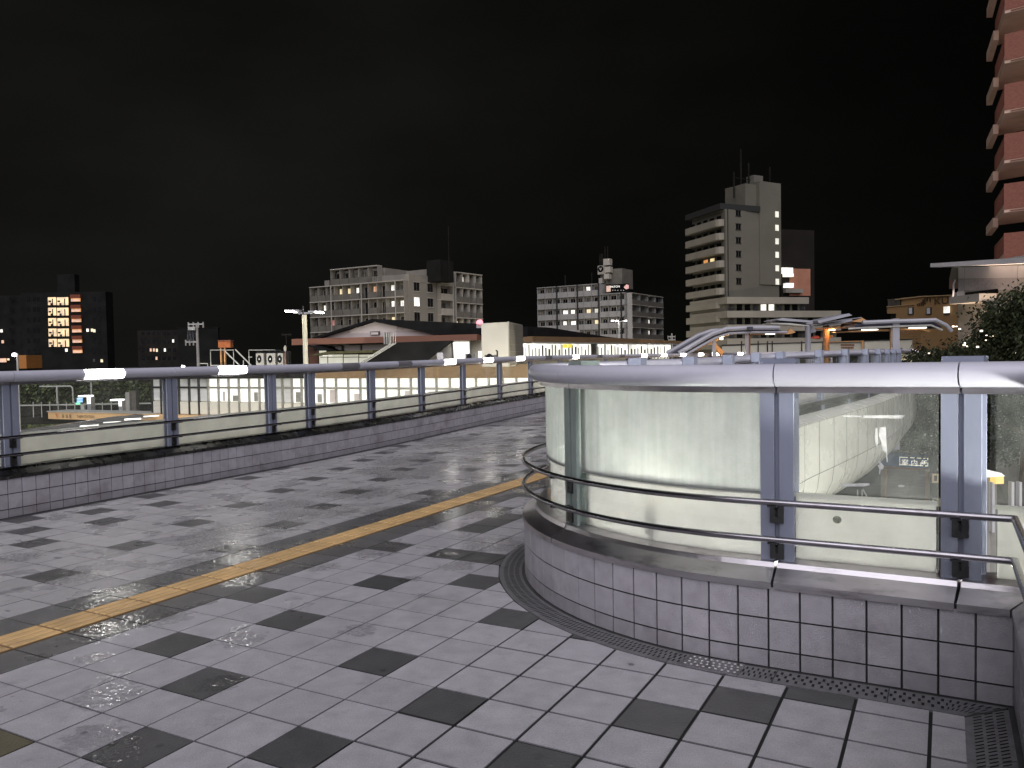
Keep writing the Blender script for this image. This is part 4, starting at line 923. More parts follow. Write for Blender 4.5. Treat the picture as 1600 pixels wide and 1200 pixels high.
# ---- the hall with gables and the glazed station building
M['terracotta'] = mat('terracotta', (0.185, 0.082, 0.05), 0.6, var=0.08, scale=0.5)
M['gable'] = mat('gable', (0.50, 0.45, 0.43), 0.7, var=0.06, scale=0.4)
M['creamw'] = mat('creamw', (0.42, 0.40, 0.32), 0.6, var=0.08, scale=0.8)
M['brownband'] = mat('brownband', (0.17, 0.105, 0.05), 0.65, var=0.12, scale=0.8)
M['tanband'] = mat('tanband', (0.72, 0.46, 0.22), 0.55, var=0.06, scale=0.6)
M['mull'] = mat('mull', (0.25, 0.245, 0.22), 0.4)
M['mulld'] = mat('mulld', (0.02, 0.02, 0.02), 0.4)
def hall():
    r = thing('station_hall', 'station hall with a pale gable, black roof, terracotta eaves band and glowing windows', 'station building')
    F = Fac(466, 41, 815, 37.5); H2 = Fac(815, 37.5, 1057, 56)
    make('gable_wall', M['gable'], r, lambda mb: F.poly(mb, [(500, 528.5), (586, 502.5), (680, 522), (680, 528), (640, 529)], -.1, .3))
    # roof: the gable's two slopes running back, then the long ridge down to the right
    def roof(mb):
        F.poly(mb, [(489, 528.5), (585, 498.5), (752, 506), (753, 523.5), (682, 522.5), (586, 502.6), (500, 529)], .25, 12)
        H2.poly(mb, [(815, 510.5), (850, 512), (938, 526), (1000, 533.5), (815, 527)], .3, 9)
    make('roof', M['darkroof'], r, roof)
    make('eaves_band', [M['terracotta'], M['brownband']], r, lambda mb: (F.poly(mb, [(466, 530), (752, 522.5), (752, 531.5), (466, 539.5)], .6, .8), setattr(mb, 'mi', 1), H2.poly(mb, [(815, 526), (938, 528), (1057, 533.5), (1057, 537), (815, 534.5)], .6, .8)))
    make('wall', M['creamw'], r, lambda mb: (F.poly(mb, [(486, 538), (753, 530.5), (753, 576), (486, 578)], -.4, 8), H2.poly(mb, [(815, 534), (1015, 537), (1057, 538), (1057, 575), (815, 575)], -.5, 8)))
    make('wall', M['terracotta'], r, lambda mb: F.pbox(mb, 484, 541, 494.5, 578, -.38, .05))
    for x0, y0, x1, y1, mk in ((521, 541, 530, 548, 'creamw'), (536, 539, 560, 549, 'creamw'), (563, 538, 605, 548, 'creamw')):
        make('window', [M['mulld'], M['gable'], ], r, lambda mb: (F.pbox(mb, x0 - 1, y0 - 1, x1 + 1, y1 + 1, -.4, -.3), setattr(mb, 'mi', 1), F.pbox(mb, x0, y0, x1, y1, -.3, -.2)))
    make('window', [M['mulld'], M['lpale']], r, lambda mb: (F.pbox(mb, 495, 543, 508, 575, -.35, -.2), setattr(mb, 'mi', 1), F.pbox(mb, 496.5, 544, 501, 575, -.2, -.15), F.pbox(mb, 502, 544, 507, 575, -.2, -.15)))
    make('porch_roof', M['darkroof'], r, lambda mb: F.poly(mb, [(491, 541), (500, 540), (512, 541), (526, 546), (533, 548), (508, 548), (506, 543)], 1.0, 1.5))
    make('canopy', mat('moss', (0.10, 0.095, 0.035), 0.7, var=0.4), r, lambda mb: F.poly(mb, [(508, 553.5), (530, 549.5), (600, 547), (600, 551), (530, 553), (508, 556)], 1.2, 1.5))
    for x0, x1 in ((508, 518), (520, 542), (544, 566), (568, 590)):
        make('window', [M['mulld'], M['lpale']], r, lambda mb: (F.pbox(mb, x0 - 1, 552, x1 + 1, 576, .3, .4), setattr(mb, 'mi', 1), F.pbox(mb, x0, 554, x1, 557.5, .4, .45), F.pbox(mb, x0, 558.5, x1, 575, .4, .45)))
    make('canopy_lamp', M['lwhite'], r, lambda mb: F.pbox(mb, 514, 555, 526, 556.4, .5, .6))
    make('window', [M['mulld'], M['gable']], r, lambda mb: (F.pbox(mb, 578, 518, 592.5, 523, -.1, -.02), setattr(mb, 'mi', 1), F.pbox(mb, 579.5, 519.2, 591, 523, -.02, .02)))
    # bright glazing under the eaves right of the escalator roof, then a door
    def g1(mb):
        F.pbox(mb, 701, 532.5, 732, 562, -.3, -.2); mb.mi = 1
        for a, b in ((702.5, 707), (708, 714.5), (715.5, 722.5), (723.5, 731)): F.pbox(mb, a, 534, b, 562, -.2, -.15)
    make('window', [M['palepipe'], emit('hallw', (1.0, 0.97, 0.86), 1.6, 0.35, 1.5, (1, 1, .3))], r, g1)
    make('door', M['lwhite'], r, lambda mb: F.pbox(mb, 745, 548.5, 752, 560, -.3, -.2))
    def side(mb):
        x = 818.0
        H2.poly(mb, [(816, 535), (1056, 538.5), (1056, 557), (816, 560)], -.42, .1)
        mb.mi = 1
        while x < 1052:
            w = 11.5 * (1 - (x - 815) / 700); t = (x - 815) / 240
            if not 926 < x < 934: H2.pbox(mb, x + .8, 536.3 + 2.4 * t, x + w, 560, -.40, -.34)
            x += w + .9
        mb.mi = 2
        for a in (888, 896): H2.pbox(mb, a, 537.5, a + 7, 543.5, -.33, -.3)
        mb.mi = 0
        for k in range(46):
            a = 820 + k * 5.1
            H2.pbox(mb, a, 538 + 9 * random.random(), a + .5 + 1.6 * random.random(), 560, -.33, -.3)
    make('window_wall', [M['mull'], emit('hallw2', (1.0, 0.98, 0.88), 1.7, 0.55, 2.2, (1, 1, .25)), emit('yel', (1.0, 0.80, 0.10), 1.0)], r, side)
    make('gutter_pipe', M['palepipe'], r, lambda mb: H2.box(mb, 0, H2.L, .55, .65, H2.Z(815, 536), H2.Z(815, 535.2)))
    for x in (613, 617, 620.5): make('flue', M['palepipe'], r, lambda mb: F.pbox(mb, x, 520, x + 1.3, 538, .8, .95))
    make('vent_pipe', M['gable'], r, lambda mb: H2.poly(mb, [(925, 524), (938, 516), (955, 514), (955, 533), (925, 529)], -2, 5))
hall()
def escalator_roof():
    r = thing('escalator_roof', 'sloping black roof over the stairs in front of the gabled hall', 'stair roof')
    F = Fac(560, 33, 706, 33)
    make('roof', M['darkroof'], r, lambda mb: F.poly(mb, [(623, 535), (706, 532.2), (703, 536), (664, 566), (664, 570), (560, 570), (564, 566.5)], .2, 1.6))
    make('wall', M['conc'], r, lambda mb: F.poly(mb, [(704, 536), (706, 566), (664, 568), (668, 562)], -.2, 1.2))
    for k in range(3):
        def pp(mb): mb.tube([F.P(F.hit(x, y)[0], .4, F.hit(x, y)[1]) for x, y in ((566 + 3.5 * k, 566), (613 + 3.6 * k, 537), (613 + 3.6 * k, 520))], .016, 6)
        make('pipe', M['palepipe'], r, pp)
    for i, (x, y) in enumerate(((685, 550),)):
        a = make('air_unit', [M['metal'], M['winblack']], r, lambda mb: (F.pbox(mb, 684, 551, 694, 563, .0, .4),))
escalator_roof()
def plant_block():
    r = thing('plant_block', 'tall pale panelled box on the hall roof between the two window rows', 'plant room')
    F = Fac(753, 30, 796, 29); G2 = Fac(796, 29, 817, 32)
    z1 = F.Z(775, 504)
    make('wall', mat('plantw', (0.42, 0.40, 0.35), 0.5, var=0.05, scale=0.4), r, lambda mb: ngon_prism(mb, [F.A, F.B, G2.B, F.A + Vector((.8, 3))], F.Z(775, 573), z1))
    make('side_panel', mat('plantd', (0.20, 0.19, 0.16), 0.55, var=0.05, scale=0.4), r, lambda mb: [G2.box(mb, .01, G2.L, 0, .02, z1 - .02 - .26 * (k + 1), z1 - .03 - .26 * k) for k in range(6)])
    make('corner_trim', M['aptlight'], r, lambda mb: F.box(mb, F.L - .03, F.L + .02, 0, .03, F.Z(775, 573), z1 + .01))
    def ac(x0, y0, x1, y1, lab):
        a = thing('air_conditioner', lab, 'air conditioner', group='air conditioners on the station roof'); Fa = Fac(x0, 28, x1, 28)
        make('housing', mat('acd', (0.05, 0.05, 0.05), 0.5), a, lambda mb: Fa.pbox(mb, x0, y0, x1, y1, -.3, 0))
        cx, cy = Fa.hit(x0 + (x1 - x0) * .4, (y0 + y1) / 2); rr = (x1 - x0) * .28 * 28 / 1255
        make('fan', M['winblack'], a, lambda mb: mb.face([Fa.P(cx + rr * math.cos(k * PI / 8), .01, cy + rr * math.sin(k * PI / 8)) for k in range(16)]))
    ac(727, 552.5, 742, 562, 'dark air conditioner on the roof left of the pale plant block')
    ac(757, 554.5, 776, 561, 'low dark air conditioner at the foot of the pale plant block')
    def pipe(mb): mb.tube([aty(x, y, 27.6) for x, y in ((777, 560), (777, 548.5), (774.5, 547.6))], .028, 8)
    t = thing('vent_pipe', 'thin dark bent pipe in front of the pale plant block', 'pipe'); make('pipe', M['dark'], t, pipe)
    s = thing('red_sign', 'small glowing red sign above the dark hall roof', 'sign')
    Fs = Fac(742, 34, 756, 34)
    make('sign_face', M['redsign'], s, lambda mb: Fs.poly(mb, [(744, 504), (746, 500), (752, 499), (755, 503), (753, 507), (744.5, 506)], 0, .15))
    make('bracket', M['metal'], s, lambda mb: Fs.pbox(mb, 744, 505, 756, 512, -.4, -.2))
plant_block()

def lower_wing():
    r = thing('station_wing', 'long glazed station wing with white lit windows seen through the left parapet glass', 'station building')
    F = Fac(236, 41, 870, 30)
    zt = F.Z(240, 591.5); zm0, zm1 = F.Z(300, 604), F.Z(300, 607); zs = F.Z(300, 626.5); zb = F.Z(300, 648); zbb = F.Z(300, 659)
    q1 = F.S(470)
    make('wall', M['creamw'], r, lambda mb: F.box(mb, 0, F.L + 6, -7, -.1, -5, zt))
    make('tan_band', M['tanband'], r, lambda mb: F.box(mb, -.1, F.L, -.1, .5, zbb, zb))
    make('brown_band', M['brownband'], r, lambda mb: F.box(mb, F.S(490), F.L + 6, -1, .35, zt, F.Z(640, 571)))
    make('roof', M['darkroof'], r, lambda mb: F.box(mb, -.2, F.S(490), -7, .3, zt, zt + .25))
    lit1 = emit('conc_lit', (1.0, 0.97, 0.88), 1.5, 0.35, 1.1, (1, 1, 1)); lit2 = emit('conc_lit2', (1.0, 0.98, 0.86), 1.4, 0.3, 1.6); dim = emit('conc_dim', (0.5, 0.5, 0.46), 0.30, 0.7, 2.0)
    xs = [236, 250, 262, 278, 294, 309, 324, 340, 356, 372, 388, 404, 422, 440, 455, 470, 487, 506, 524, 543, 562, 582, 602, 622, 641, 661, 681, 702, 722, 743, 763, 785, 806, 828, 850, 872]
    for i in range(len(xs) - 1):
        a, b = F.S(xs[i]), F.S(xs[i + 1]); d = i in (0, 1, 2, 3, 4, 5, 12, 13)
        mid = dim if d else lit2 if i > 16 else lit1
        def wn(mb):
            mb.mi = 0; F.box(mb, a + .02, b - .02, -.09, -.06, zm1, zt - .03); F.box(mb, a + .02, b - .02, -.09, -.06, zs if i < 17 else zs + .0, zm0)
            mb.mi = 1; F.box(mb, a - .03, a + .03, -.1, .06, zb, zt); F.box(mb, a + .03, b - .03, -.1, .02, zm0, zm1)
            mb.mi = 2
            if i < 17: F.box(mb, a + .08, b - .08, -.1, .02, zb + .03, zs - .04)
            if i > 16: mb.mi = 0; F.box(mb, a + .07, b - .07, -.09, -.06, zb, zs)
            mb.mi = 3
            rnd = random.Random(i).random
            if not d:
                for k in range(1 if i % 3 else 0):
                    u = a + .15 + (b - a - .5) * rnd(); w = .12 + .3 * rnd(); F.box(mb, u, min(u + w, b - .1), -.06, -.05, zs + .02, zs + (zm0 - zs) * (.35 + .5 * rnd()))
        make('window', [mid, M['mull'] if i > 5 else M['mulld'], emit('wpanel%d' % i, (0.9, 0.86, 0.72), 0.16, base=(0.5, 0.48, 0.42)), M['gable'] if i % 2 else M['mull']], r, wn)
    # signboard beam running left from the wing
    B = Fac(72, 44, 240, 40.5)
    r2 = thing('station_signboard', 'long tan fascia beam with the station name in dark letters', 'sign')
    zt1 = B.Z(75, 643.5); zb1 = B.Z(75, 654.5)
    make('beam', [M['tanband'], M['palepipe']], r2, lambda mb: (B.box(mb, 0, B.L, -1.2, 0, zb1, zt1), setattr(mb, 'mi', 1), B.box(mb, -.05, B.L, -1.25, .04, zt1, zt1 + .05)))
    tdir = B.P(1, 0, 0) - B.P(0, 0, 0); h_ = zt1 - zb1
    txm = mat('lettering', (0.02, 0.015, 0.012), 0.5)
    text_mesh('sign_text', '多 治 見', B.P(B.S(93.5), 0, zb1 + h_ * .24), tdir, (0, 0, 1), h_ * .58, txm, r2, .02, stretch=1.0)
    text_mesh('sign_text', 'TAJIMI STATION', B.P(B.S(117), 0, zb1 + h_ * .28), tdir, (0, 0, 1), h_ * .50, txm, r2, .02, stretch=0.98)
    def mk(mb):
        o_ = B.P(B.S(84.5), .02, zb1 + h_ * .25); tt = tdir.normalized()
        for pts in (((0, .5), (.15, .5), (.15, .12), (.30, .0), (.30, .5), (.36, .5), (.36, -.02), (.2, -.02), (.1, .1)), ((-.1, .5), (-.02, .5), (.12, .2), (.12, .0))): mb.face([o_ + tt * (x * h_ * 1.3) + Vector((0, 0, z * h_ * 1.1)) for x, z in pts])
    make('emblem', mat('mko', (0.55, 0.16, 0.02), 0.5), r2, mk)
lower_wing()

# hidden lamps added at the foot of the far blocks to light them unevenly
for i, (px, Y, en, lab) in enumerate(((600, 118, 3200, 'added lamp hidden behind the hall, at the foot of the grey-brown block'), (905, 165, 3600, 'added lamp hidden behind the rail, at the foot of the pale banded block'), (1180, 128, 3600, 'added lamp hidden behind the shelters, at the foot of the tower'))):
    f = thing('street_lamp', lab, 'street lamp'); p = aty(px, 560, Y)
    make('pole', M['metal'], f, lambda mb: mb.tube([(p.x, p.y, -6), (p.x, p.y, -.3)], .08, 8)); make('lens', M['lwhite'], f, lambda mb: mb.tube([(p.x - .3, p.y, -.2), (p.x + .3, p.y, -.2)], .1, 8))
    li = bpy.data.lights.new('lamp_light', 'POINT'); li.energy = en; li.color = (1.0, .9, .72); li.shadow_soft_size = .3
    lo_ = bpy.data.objects.new('lamp_light', li); COL.objects.link(lo_); lo_.location = (p.x, p.y, .4); lo_.parent = f

# ================================================================== right side: shelters, buildings, trees
M['steelgrey'] = mat('steelgrey', (0.30, 0.30, 0.33), 0.4, var=0.08, scale=2)
M['steeldk'] = mat('steeldk', (0.03, 0.03, 0.05), 0.4)
M['wood_orange_lit'] = mat('wood_orange_lit', (0.50, 0.27, 0.11), 0.6, var=0.12, scale=2)  # ceiling wood; on steel posts and columns it paints orange lamplight
M['brick'] = mat('brick2', (0.22, 0.088, 0.062), 0.75, var=0.2, scale=6, stretch=(1, 1, 4), bump=0.4, bscale=12, spec=0.2)
M['beige'] = mat('beige2', (0.58, 0.40, 0.31), 0.8, var=0.1, scale=0.8, dirt=(0.30, 0.22, 0.12, 0.5), dscale=0.5)
M['tan'] = mat('tan', (0.33, 0.20, 0.085), 0.8, var=0.1, scale=0.3, dirt=(0.20, 0.12, 0.05, 0.4), dscale=0.4)
M['tanl'] = mat('tanl', (0.45, 0.31, 0.17), 0.8, var=0.05)
M['wpanel'] = mat('wpanel', (0.62, 0.61, 0.63), 0.35, var=0.05, scale=0.8)
def rod(mb, pts, Y, r, n=8): mb.tube([aty(x, y, (Y[i] if isinstance(Y, (list, tuple)) else Y)) for i, (x, y) in enumerate(pts)], r, n)
def area(name, loc, target, size, energy, col, parent=None, sy=None):
    li = bpy.data.lights.new(name, 'AREA'); li.energy = energy; li.color = col; li.size = size
    if sy: li.shape = 'RECTANGLE'; li.size_y = sy
    o = bpy.data.objects.new(name, li); COL.objects.link(o); o.location = loc
    o.rotation_euler = (Vector(target) - Vector(loc)).to_track_quat('-Z', 'Y').to_euler()
    if parent: o.parent = parent
    return o
def point(name, loc, energy, col, r=0.1, parent=None):
    li = bpy.data.lights.new(name, 'POINT'); li.energy = energy; li.color = col; li.shadow_soft_size = r
    o = bpy.data.objects.new(name, li); COL.objects.link(o); o.location = loc
    if parent: o.parent = parent
    return o

def footbridge():
    r = thing('footbridge', 'cream panelled footbridge wall running behind the steel shelters', 'footbridge')
    F = Fac(1128, 58, 1430, 50)
    make('panel_wall', mat('fbw', (0.50, 0.48, 0.39), 0.5, var=0.05, scale=0.6), r, lambda mb: F.poly(mb, [(1128, 541), (1425, 530.5), (1425, 545), (1128, 553)], 0, .15))
    make('rail', M['dark'], r, lambda mb: F.poly(mb, [(1128, 538.5), (1425, 529.5), (1425, 530.8), (1128, 540.2)], .05, .2))
    for x in (1159, 1168, 1185, 1199.5, 1207, 1253, 1286, 1294, 1350, 1396):
        make('mullion', M['dark'], r, lambda mb: F.pbox(mb, x - .7, 533, x + .7, 552, .0, .06))
    make('deck', M['conc'], r, lambda mb: F.box(mb, 0, F.L + 4, -4, -.1, F.Z(1200, 556), F.Z(1200, 552)))
    for q in (2, 8, 14): make('pier', M['conc'], r, lambda mb: F.box(mb, q, q + .9, -2.6, -1.6, -6, F.Z(1200, 556)))
    # notice painted on the panel
    mb = MB()
    for row, y in enumerate((539.2, 543.4)):
        x = 1314.0 if row == 0 else 1314.5
        while x < 1334:
            w = 1.2 + random.random() * 1.2; F.pbox(mb, x, y - 1.6, x + w, y + 1.3, .01, .03); x += w + .5
    mb.build('notice', mat('notice', (0.20, 0.08, 0.03), 0.6), r)
    make('gate_frame', M['wood_orange_lit'], r, lambda mb: (F.pbox(mb, 1347.6, 532, 1350.5, 546, .07, .16), F.pbox(mb, 1296, 533, 1350, 534.2, .07, .16)))
    r2 = thing('stair_roof', 'pale green low roof with a sloped end between the column and the tree', 'stair roof')
    F2 = Fac(1395, 42, 1440, 42)
    make('wall', mat('pgreen', (0.36, 0.36, 0.24), 0.6), r2, lambda mb: F2.poly(mb, [(1402, 548), (1426, 548), (1441, 557), (1444, 575), (1402, 575)], -.1, 3))
    make('roof', M['steelgrey'], r2, lambda mb: F2.poly(mb, [(1400, 545), (1427, 545), (1446, 556.5), (1444, 558), (1426, 548), (1400, 548.5)], .2, 3.4))
    make('step', M['palepipe'], r2, lambda mb: F2.pbox(mb, 1436, 562, 1458, 566, -.2, .4))
footbridge()

def shelters():
    # stair canopy with a lit wooden ceiling
    r = thing('stair_canopy', 'steel stair canopy rising to the right with a glowing orange wooden ceiling', 'shelter'); Y = 34
    F = Fac(1050, Y, 1215, Y)
    def beams(mb):
        mb.tube([F.P(F.hit(x, y)[0], .25, F.hit(x, y)[1]) for x, y in ((1066, 556), (1116, 528), (1138, 521), (1176, 519.5), (1226, 519.5))], .055, 8)
    make('beam', M['steelgrey'], r, beams)
    for o in (0.3, -2.2): make('beam', M['steelgrey'], r, lambda mb: mb.tube([F.P(F.hit(x, y)[0], o, F.hit(x, y)[1]) for x, y in ((1058, 552), (1110, 522), (1132, 514.5), (1170, 512.5), (1214, 512.5))], .10, 8))
    make('roof', M['steeldk'], r, lambda mb: F.poly(mb, [(1062, 553), (1112, 524), (1133, 517), (1170, 515.5), (1214, 515.5), (1226, 518), (1176, 518), (1138, 519.5), (1116, 527), (1068, 555)], .15, 2.3))
    def ceil(mb): F.poly(mb, [(1070, 555), (1116, 529.5), (1138, 522.5), (1150, 521.5), (1136, 526), (1124, 534), (1127, 540), (1138, 549), (1133, 556), (1126, 547), (1120, 538), (1112, 537), (1096, 548), (1090, 544), (1074, 552)], -.6, .3)
    make('ceiling', M['wood_orange_lit'], r, ceil)
    make('trim', M['wood_orange_lit'], r, lambda mb: (F.poly(mb, [(1176, 521), (1232, 520), (1238, 513), (1246, 519), (1238, 521.5), (1176, 523)], -.2, .2),))
    for x, w in ((1166.5, 2.2), (1115, 2.4)): make('post', M['steelgrey'], r, lambda mb: F.box(mb, F.S(x - w), F.S(x + w), .0, .12, -2, F.Z(x, 517 if x > 1150 else 526)))
    make('post', M['wood_orange_lit'], r, lambda mb: F.box(mb, F.S(1184), F.S(1187.5), -1.5, -1.35, -2, F.Z(1186, 522)))  # orange lamplight put into the post colour
    make('clamp', M['steeldk'], r, lambda mb: F.pbox(mb, 1163, 511, 1171, 516, .1, .5))
    lm = make('lamp', emit('slamp', (1, .75, .42), 7), r, lambda mb: F.pbox(mb, 1127.5, 527, 1131.5, 530.5, -.3, -.2)); q = F.hit(1130, 532); point('lamp_light', F.P(q[0], .15, q[1]), 9, (1, .62, .28), .08, lm)
    lm = make('lamp', emit('slamp2', (1, .95, .8), 4), r, lambda mb: F.pbox(mb, 1197, 521.4, 1211, 522.6, -.1, .0))
    # winged columns
    r = thing('tree_column_shelter', 'grey winged column shelter with layered sloping roof blades', 'shelter'); Y = 30
    F = Fac(1200, Y, 1330, Y)
    make('column', M['steelgrey'], r, lambda mb: mb.tube([F.P(F.S(1262.5), 0, -2), F.P(F.S(1262.5), 0, F.Z(1262, 503))], .105, 14))
    make('cap', M['steelgrey'], r, lambda mb: F.pbox(mb, 1257, 501, 1268, 507, -.14, .14))
    make('roof_blade', M['steelgrey'], r, lambda mb: F.poly(mb, [(1206, 500.5), (1214, 498), (1257, 502), (1257, 505), (1210, 501.8)], .6, 1.6))
    make('roof_blade', M['steelgrey'], r, lambda mb: F.poly(mb, [(1268, 502), (1316, 491), (1321, 494), (1270, 506)], .6, 1.6))
    make('roof_blade', M['palepipe'], r, lambda mb: F.poly(mb, [(1192, 506), (1222, 506.5), (1250, 510), (1250, 511), (1222, 509), (1192, 507)], .9, 1.0))
    make('roof_blade', M['steeldk'], r, lambda mb: F.poly(mb, [(1213, 503), (1255, 506.5), (1255, 509), (1213, 505)], .3, 1.2))
    make('bracket', M['steelgrey'], r, lambda mb: (F.pbox(mb, 1267, 509, 1271, 520, -.05, .05), F.pbox(mb, 1269, 514, 1273, 519, -.1, .1)))
    # orange-lit column with curved blades
    r = thing('lit_column_shelter', 'column shelter glowing orange under fanned curved roof blades', 'shelter'); Y = 31
    F = Fac(1260, Y, 1350, Y)
    make('column', M['wood_orange_lit'], r, lambda mb: mb.tube([F.P(F.S(1291), 0, -2), F.P(F.S(1291), 0, F.Z(1291, 505))], .12, 14))  # orange light on the column carried by its colour
    for k, pts in enumerate(([(1272, 509), (1295, 504), (1318, 500), (1332, 497), (1333, 498.5), (1318, 503), (1296, 508), (1272, 510.5)], [(1270, 513), (1296, 511), (1318, 508), (1318, 511), (1296, 514.5), (1270, 514.5)], [(1318, 500), (1333, 498), (1343, 504), (1335, 505), (1318, 504)])):
        make('roof_blade', M['steelgrey'] if k == 0 else M['wood_orange_lit'], r, lambda mb: F.poly(mb, pts, .8, 1.6))
    make('side_wing', mat('redw', (0.35, 0.06, 0.05), 0.5), r, lambda mb: F.poly(mb, [(1270, 527), (1280, 524), (1286, 527), (1284, 530), (1276, 529)], -.2, .2))
    make('side_wing', M['wood_orange_lit'], r, lambda mb: F.poly(mb, [(1296, 524), (1305, 524), (1305, 526), (1296, 530)], -.2, .2))
    lm = make('lamp', emit('slamp3', (1, .6, .35), 6), r, lambda mb: F.pbox(mb, 1293, 515, 1300, 516.6, .1, .3)); q = F.hit(1296, 519); point('lamp_light', F.P(q[0], .45, q[1]), 10, (1, .50, .22), .08, lm)
    q = F.hit(1300, 535); point('lamp_light', F.P(q[0], -4, q[1]), 8, (1, .55, .25), .1, lm)
    # long flat canopy
    r = thing('long_canopy', 'long flat canopy with a pale top beam and cream lit edge beside the dark tree', 'shelter'); Y = 29
    F = Fac(1320, Y, 1480, Y)
    make('beam', M['steelgrey'], r, lambda mb: mb.tube([F.P(F.hit(x, y)[0], .3, F.hit(x, y)[1]) for x, y in ((1342, 504.5), (1390, 502.5), (1455, 500.5), (1472, 509), (1480, 518))], .07, 8))
    make('roof', M['steeldk'], r, lambda mb: F.poly(mb, [(1335, 506), (1456, 502.5), (1470, 511), (1466, 513), (1450, 508), (1335, 511)], .1, 2.0))
    make('edge', M['palepipe'], r, lambda mb: mb.tube([F.P(F.hit(x, y)[0], .2, F.hit(x, y)[1]) for x, y in ((1322, 514), (1390, 510.5), (1450, 508.5), (1468, 516))], .035, 6))
    make('ceiling', M['wood_orange_lit'], r, lambda mb: F.poly(mb, [(1328, 517), (1448, 511), (1462, 516), (1458, 519), (1446, 514.5), (1336, 518)], -.3, 1.5))
    for x0, x1, y in ((1350, 1372, 515), (1424, 1448, 512)):
        lm = make('lamp', emit('slamp4', (1, .93, .8), 5), r, lambda mb: F.pbox(mb, x0, y - .6, x1, y + .7, -.2, .0))
    make('column', M['steelgrey'], r, lambda mb: F.box(mb, F.S(1392), F.S(1402), 0, .18, -2, F.Z(1397, 498)))
    make('post', M['wood_orange_lit'], r, lambda mb: F.box(mb, F.S(1402.5), F.S(1405), -.6, -.5, -2, F.Z(1403, 513)))
shelters()

def tan_building():
    r = thing('building', 'tan building with raised letters on its parapet and one lit square window', 'building')
    F = Fac(1386, 84, 1500, 76)
    make('wall', M['tan'], r, lambda mb: (F.poly(mb, [(1386, 478.5), (1492, 473.5), (1500, 473.5), (1500, 560), (1400, 560), (1400, 490), (1386, 490)], 0, 9), F.poly(mb, [(1407, 465.5), (1438, 463), (1492, 460.5), (1492, 474), (1407, 478)], -.1, 2)))
    make('coping', M['tanl'], r, lambda mb: (F.poly(mb, [(1399, 467.5), (1438, 462.6), (1490, 460.6), (1490, 461.8), (1438, 464), (1399, 469)], .1, .3), F.poly(mb, [(1386, 479), (1430, 475), (1430, 476), (1386, 480)], .1, .2), F.poly(mb, [(1398, 498), (1480, 496), (1480, 497.5), (1398, 499.5)], .0, .2) if False else None))
    make('railing', M['aptdark'], r, lambda mb: [F.pbox(mb, 1388 + 2 * k, 467.5, 1388.7 + 2 * k, 479, .0, .06) for k in range(10)] + [F.pbox(mb, 1387, 467, 1407, 468, .0, .06)])
    make('recess', M['dark'], r, lambda mb: F.pbox(mb, 1387, 490, 1398.5, 499.5, -1.0, -.4))
    for k in range(6): make('siding', M['tan'], r, lambda mb: F.pbox(mb, 1402, 515.5 + k * 3.6, 1440, 518.4 + k * 3.6, 0, .10))
    for x, mk in ((1423.7, 'windim'), (1451.7, 'windim'), (1480, 'lwhite')):
        make('window', [M['dark'], M[mk] if mk == 'lwhite' else M['wpanel']], r, lambda mb: (F.pbox(mb, x - 4.2, 480.3, x + 4.2, 491.6, 0, .08), setattr(mb, 'mi', 1), F.pbox(mb, x - 2.4, 481.2, x + 2.4, 490.4, .08, .12) if mk != 'lwhite' else F.pbox(mb, x - 3.5, 479, x + 5, 489, .08, .2)))
    td = F.P(1, 0, 0) - F.P(0, 0, 0)
    if td.x < 0: td = -td
    z = F.Z(1470, 475.2); lt = mat('letters', (0.045, 0.025, 0.01), 0.5)
    text_mesh('sign_text', 'KU', F.P(F.S(1459.5), .02, z), td, (0, 0, 1), 1.02, lt, r, .05, stretch=1.25)
    def bars(mb):
        for x, y0, y1 in ((1434.5, 475, 477.6), (1437.5, 473.5, 477.5), (1440.3, 471.5, 477), (1443, 468, 477.5), (1445.6, 466, 475), (1449, 464.5, 470.5), (1454, 464.5, 470)): F.pbox(mb, x - .5, y0, x + .6, y1, .02, .12)
    make('sign_text', lt, r, bars)
    make('roof_edge', M['steelgrey'], r, lambda mb: F.poly(mb, [(1490, 461), (1494, 457), (1499, 457), (1499, 463), (1492, 464)], .3, 1))
tan_building()

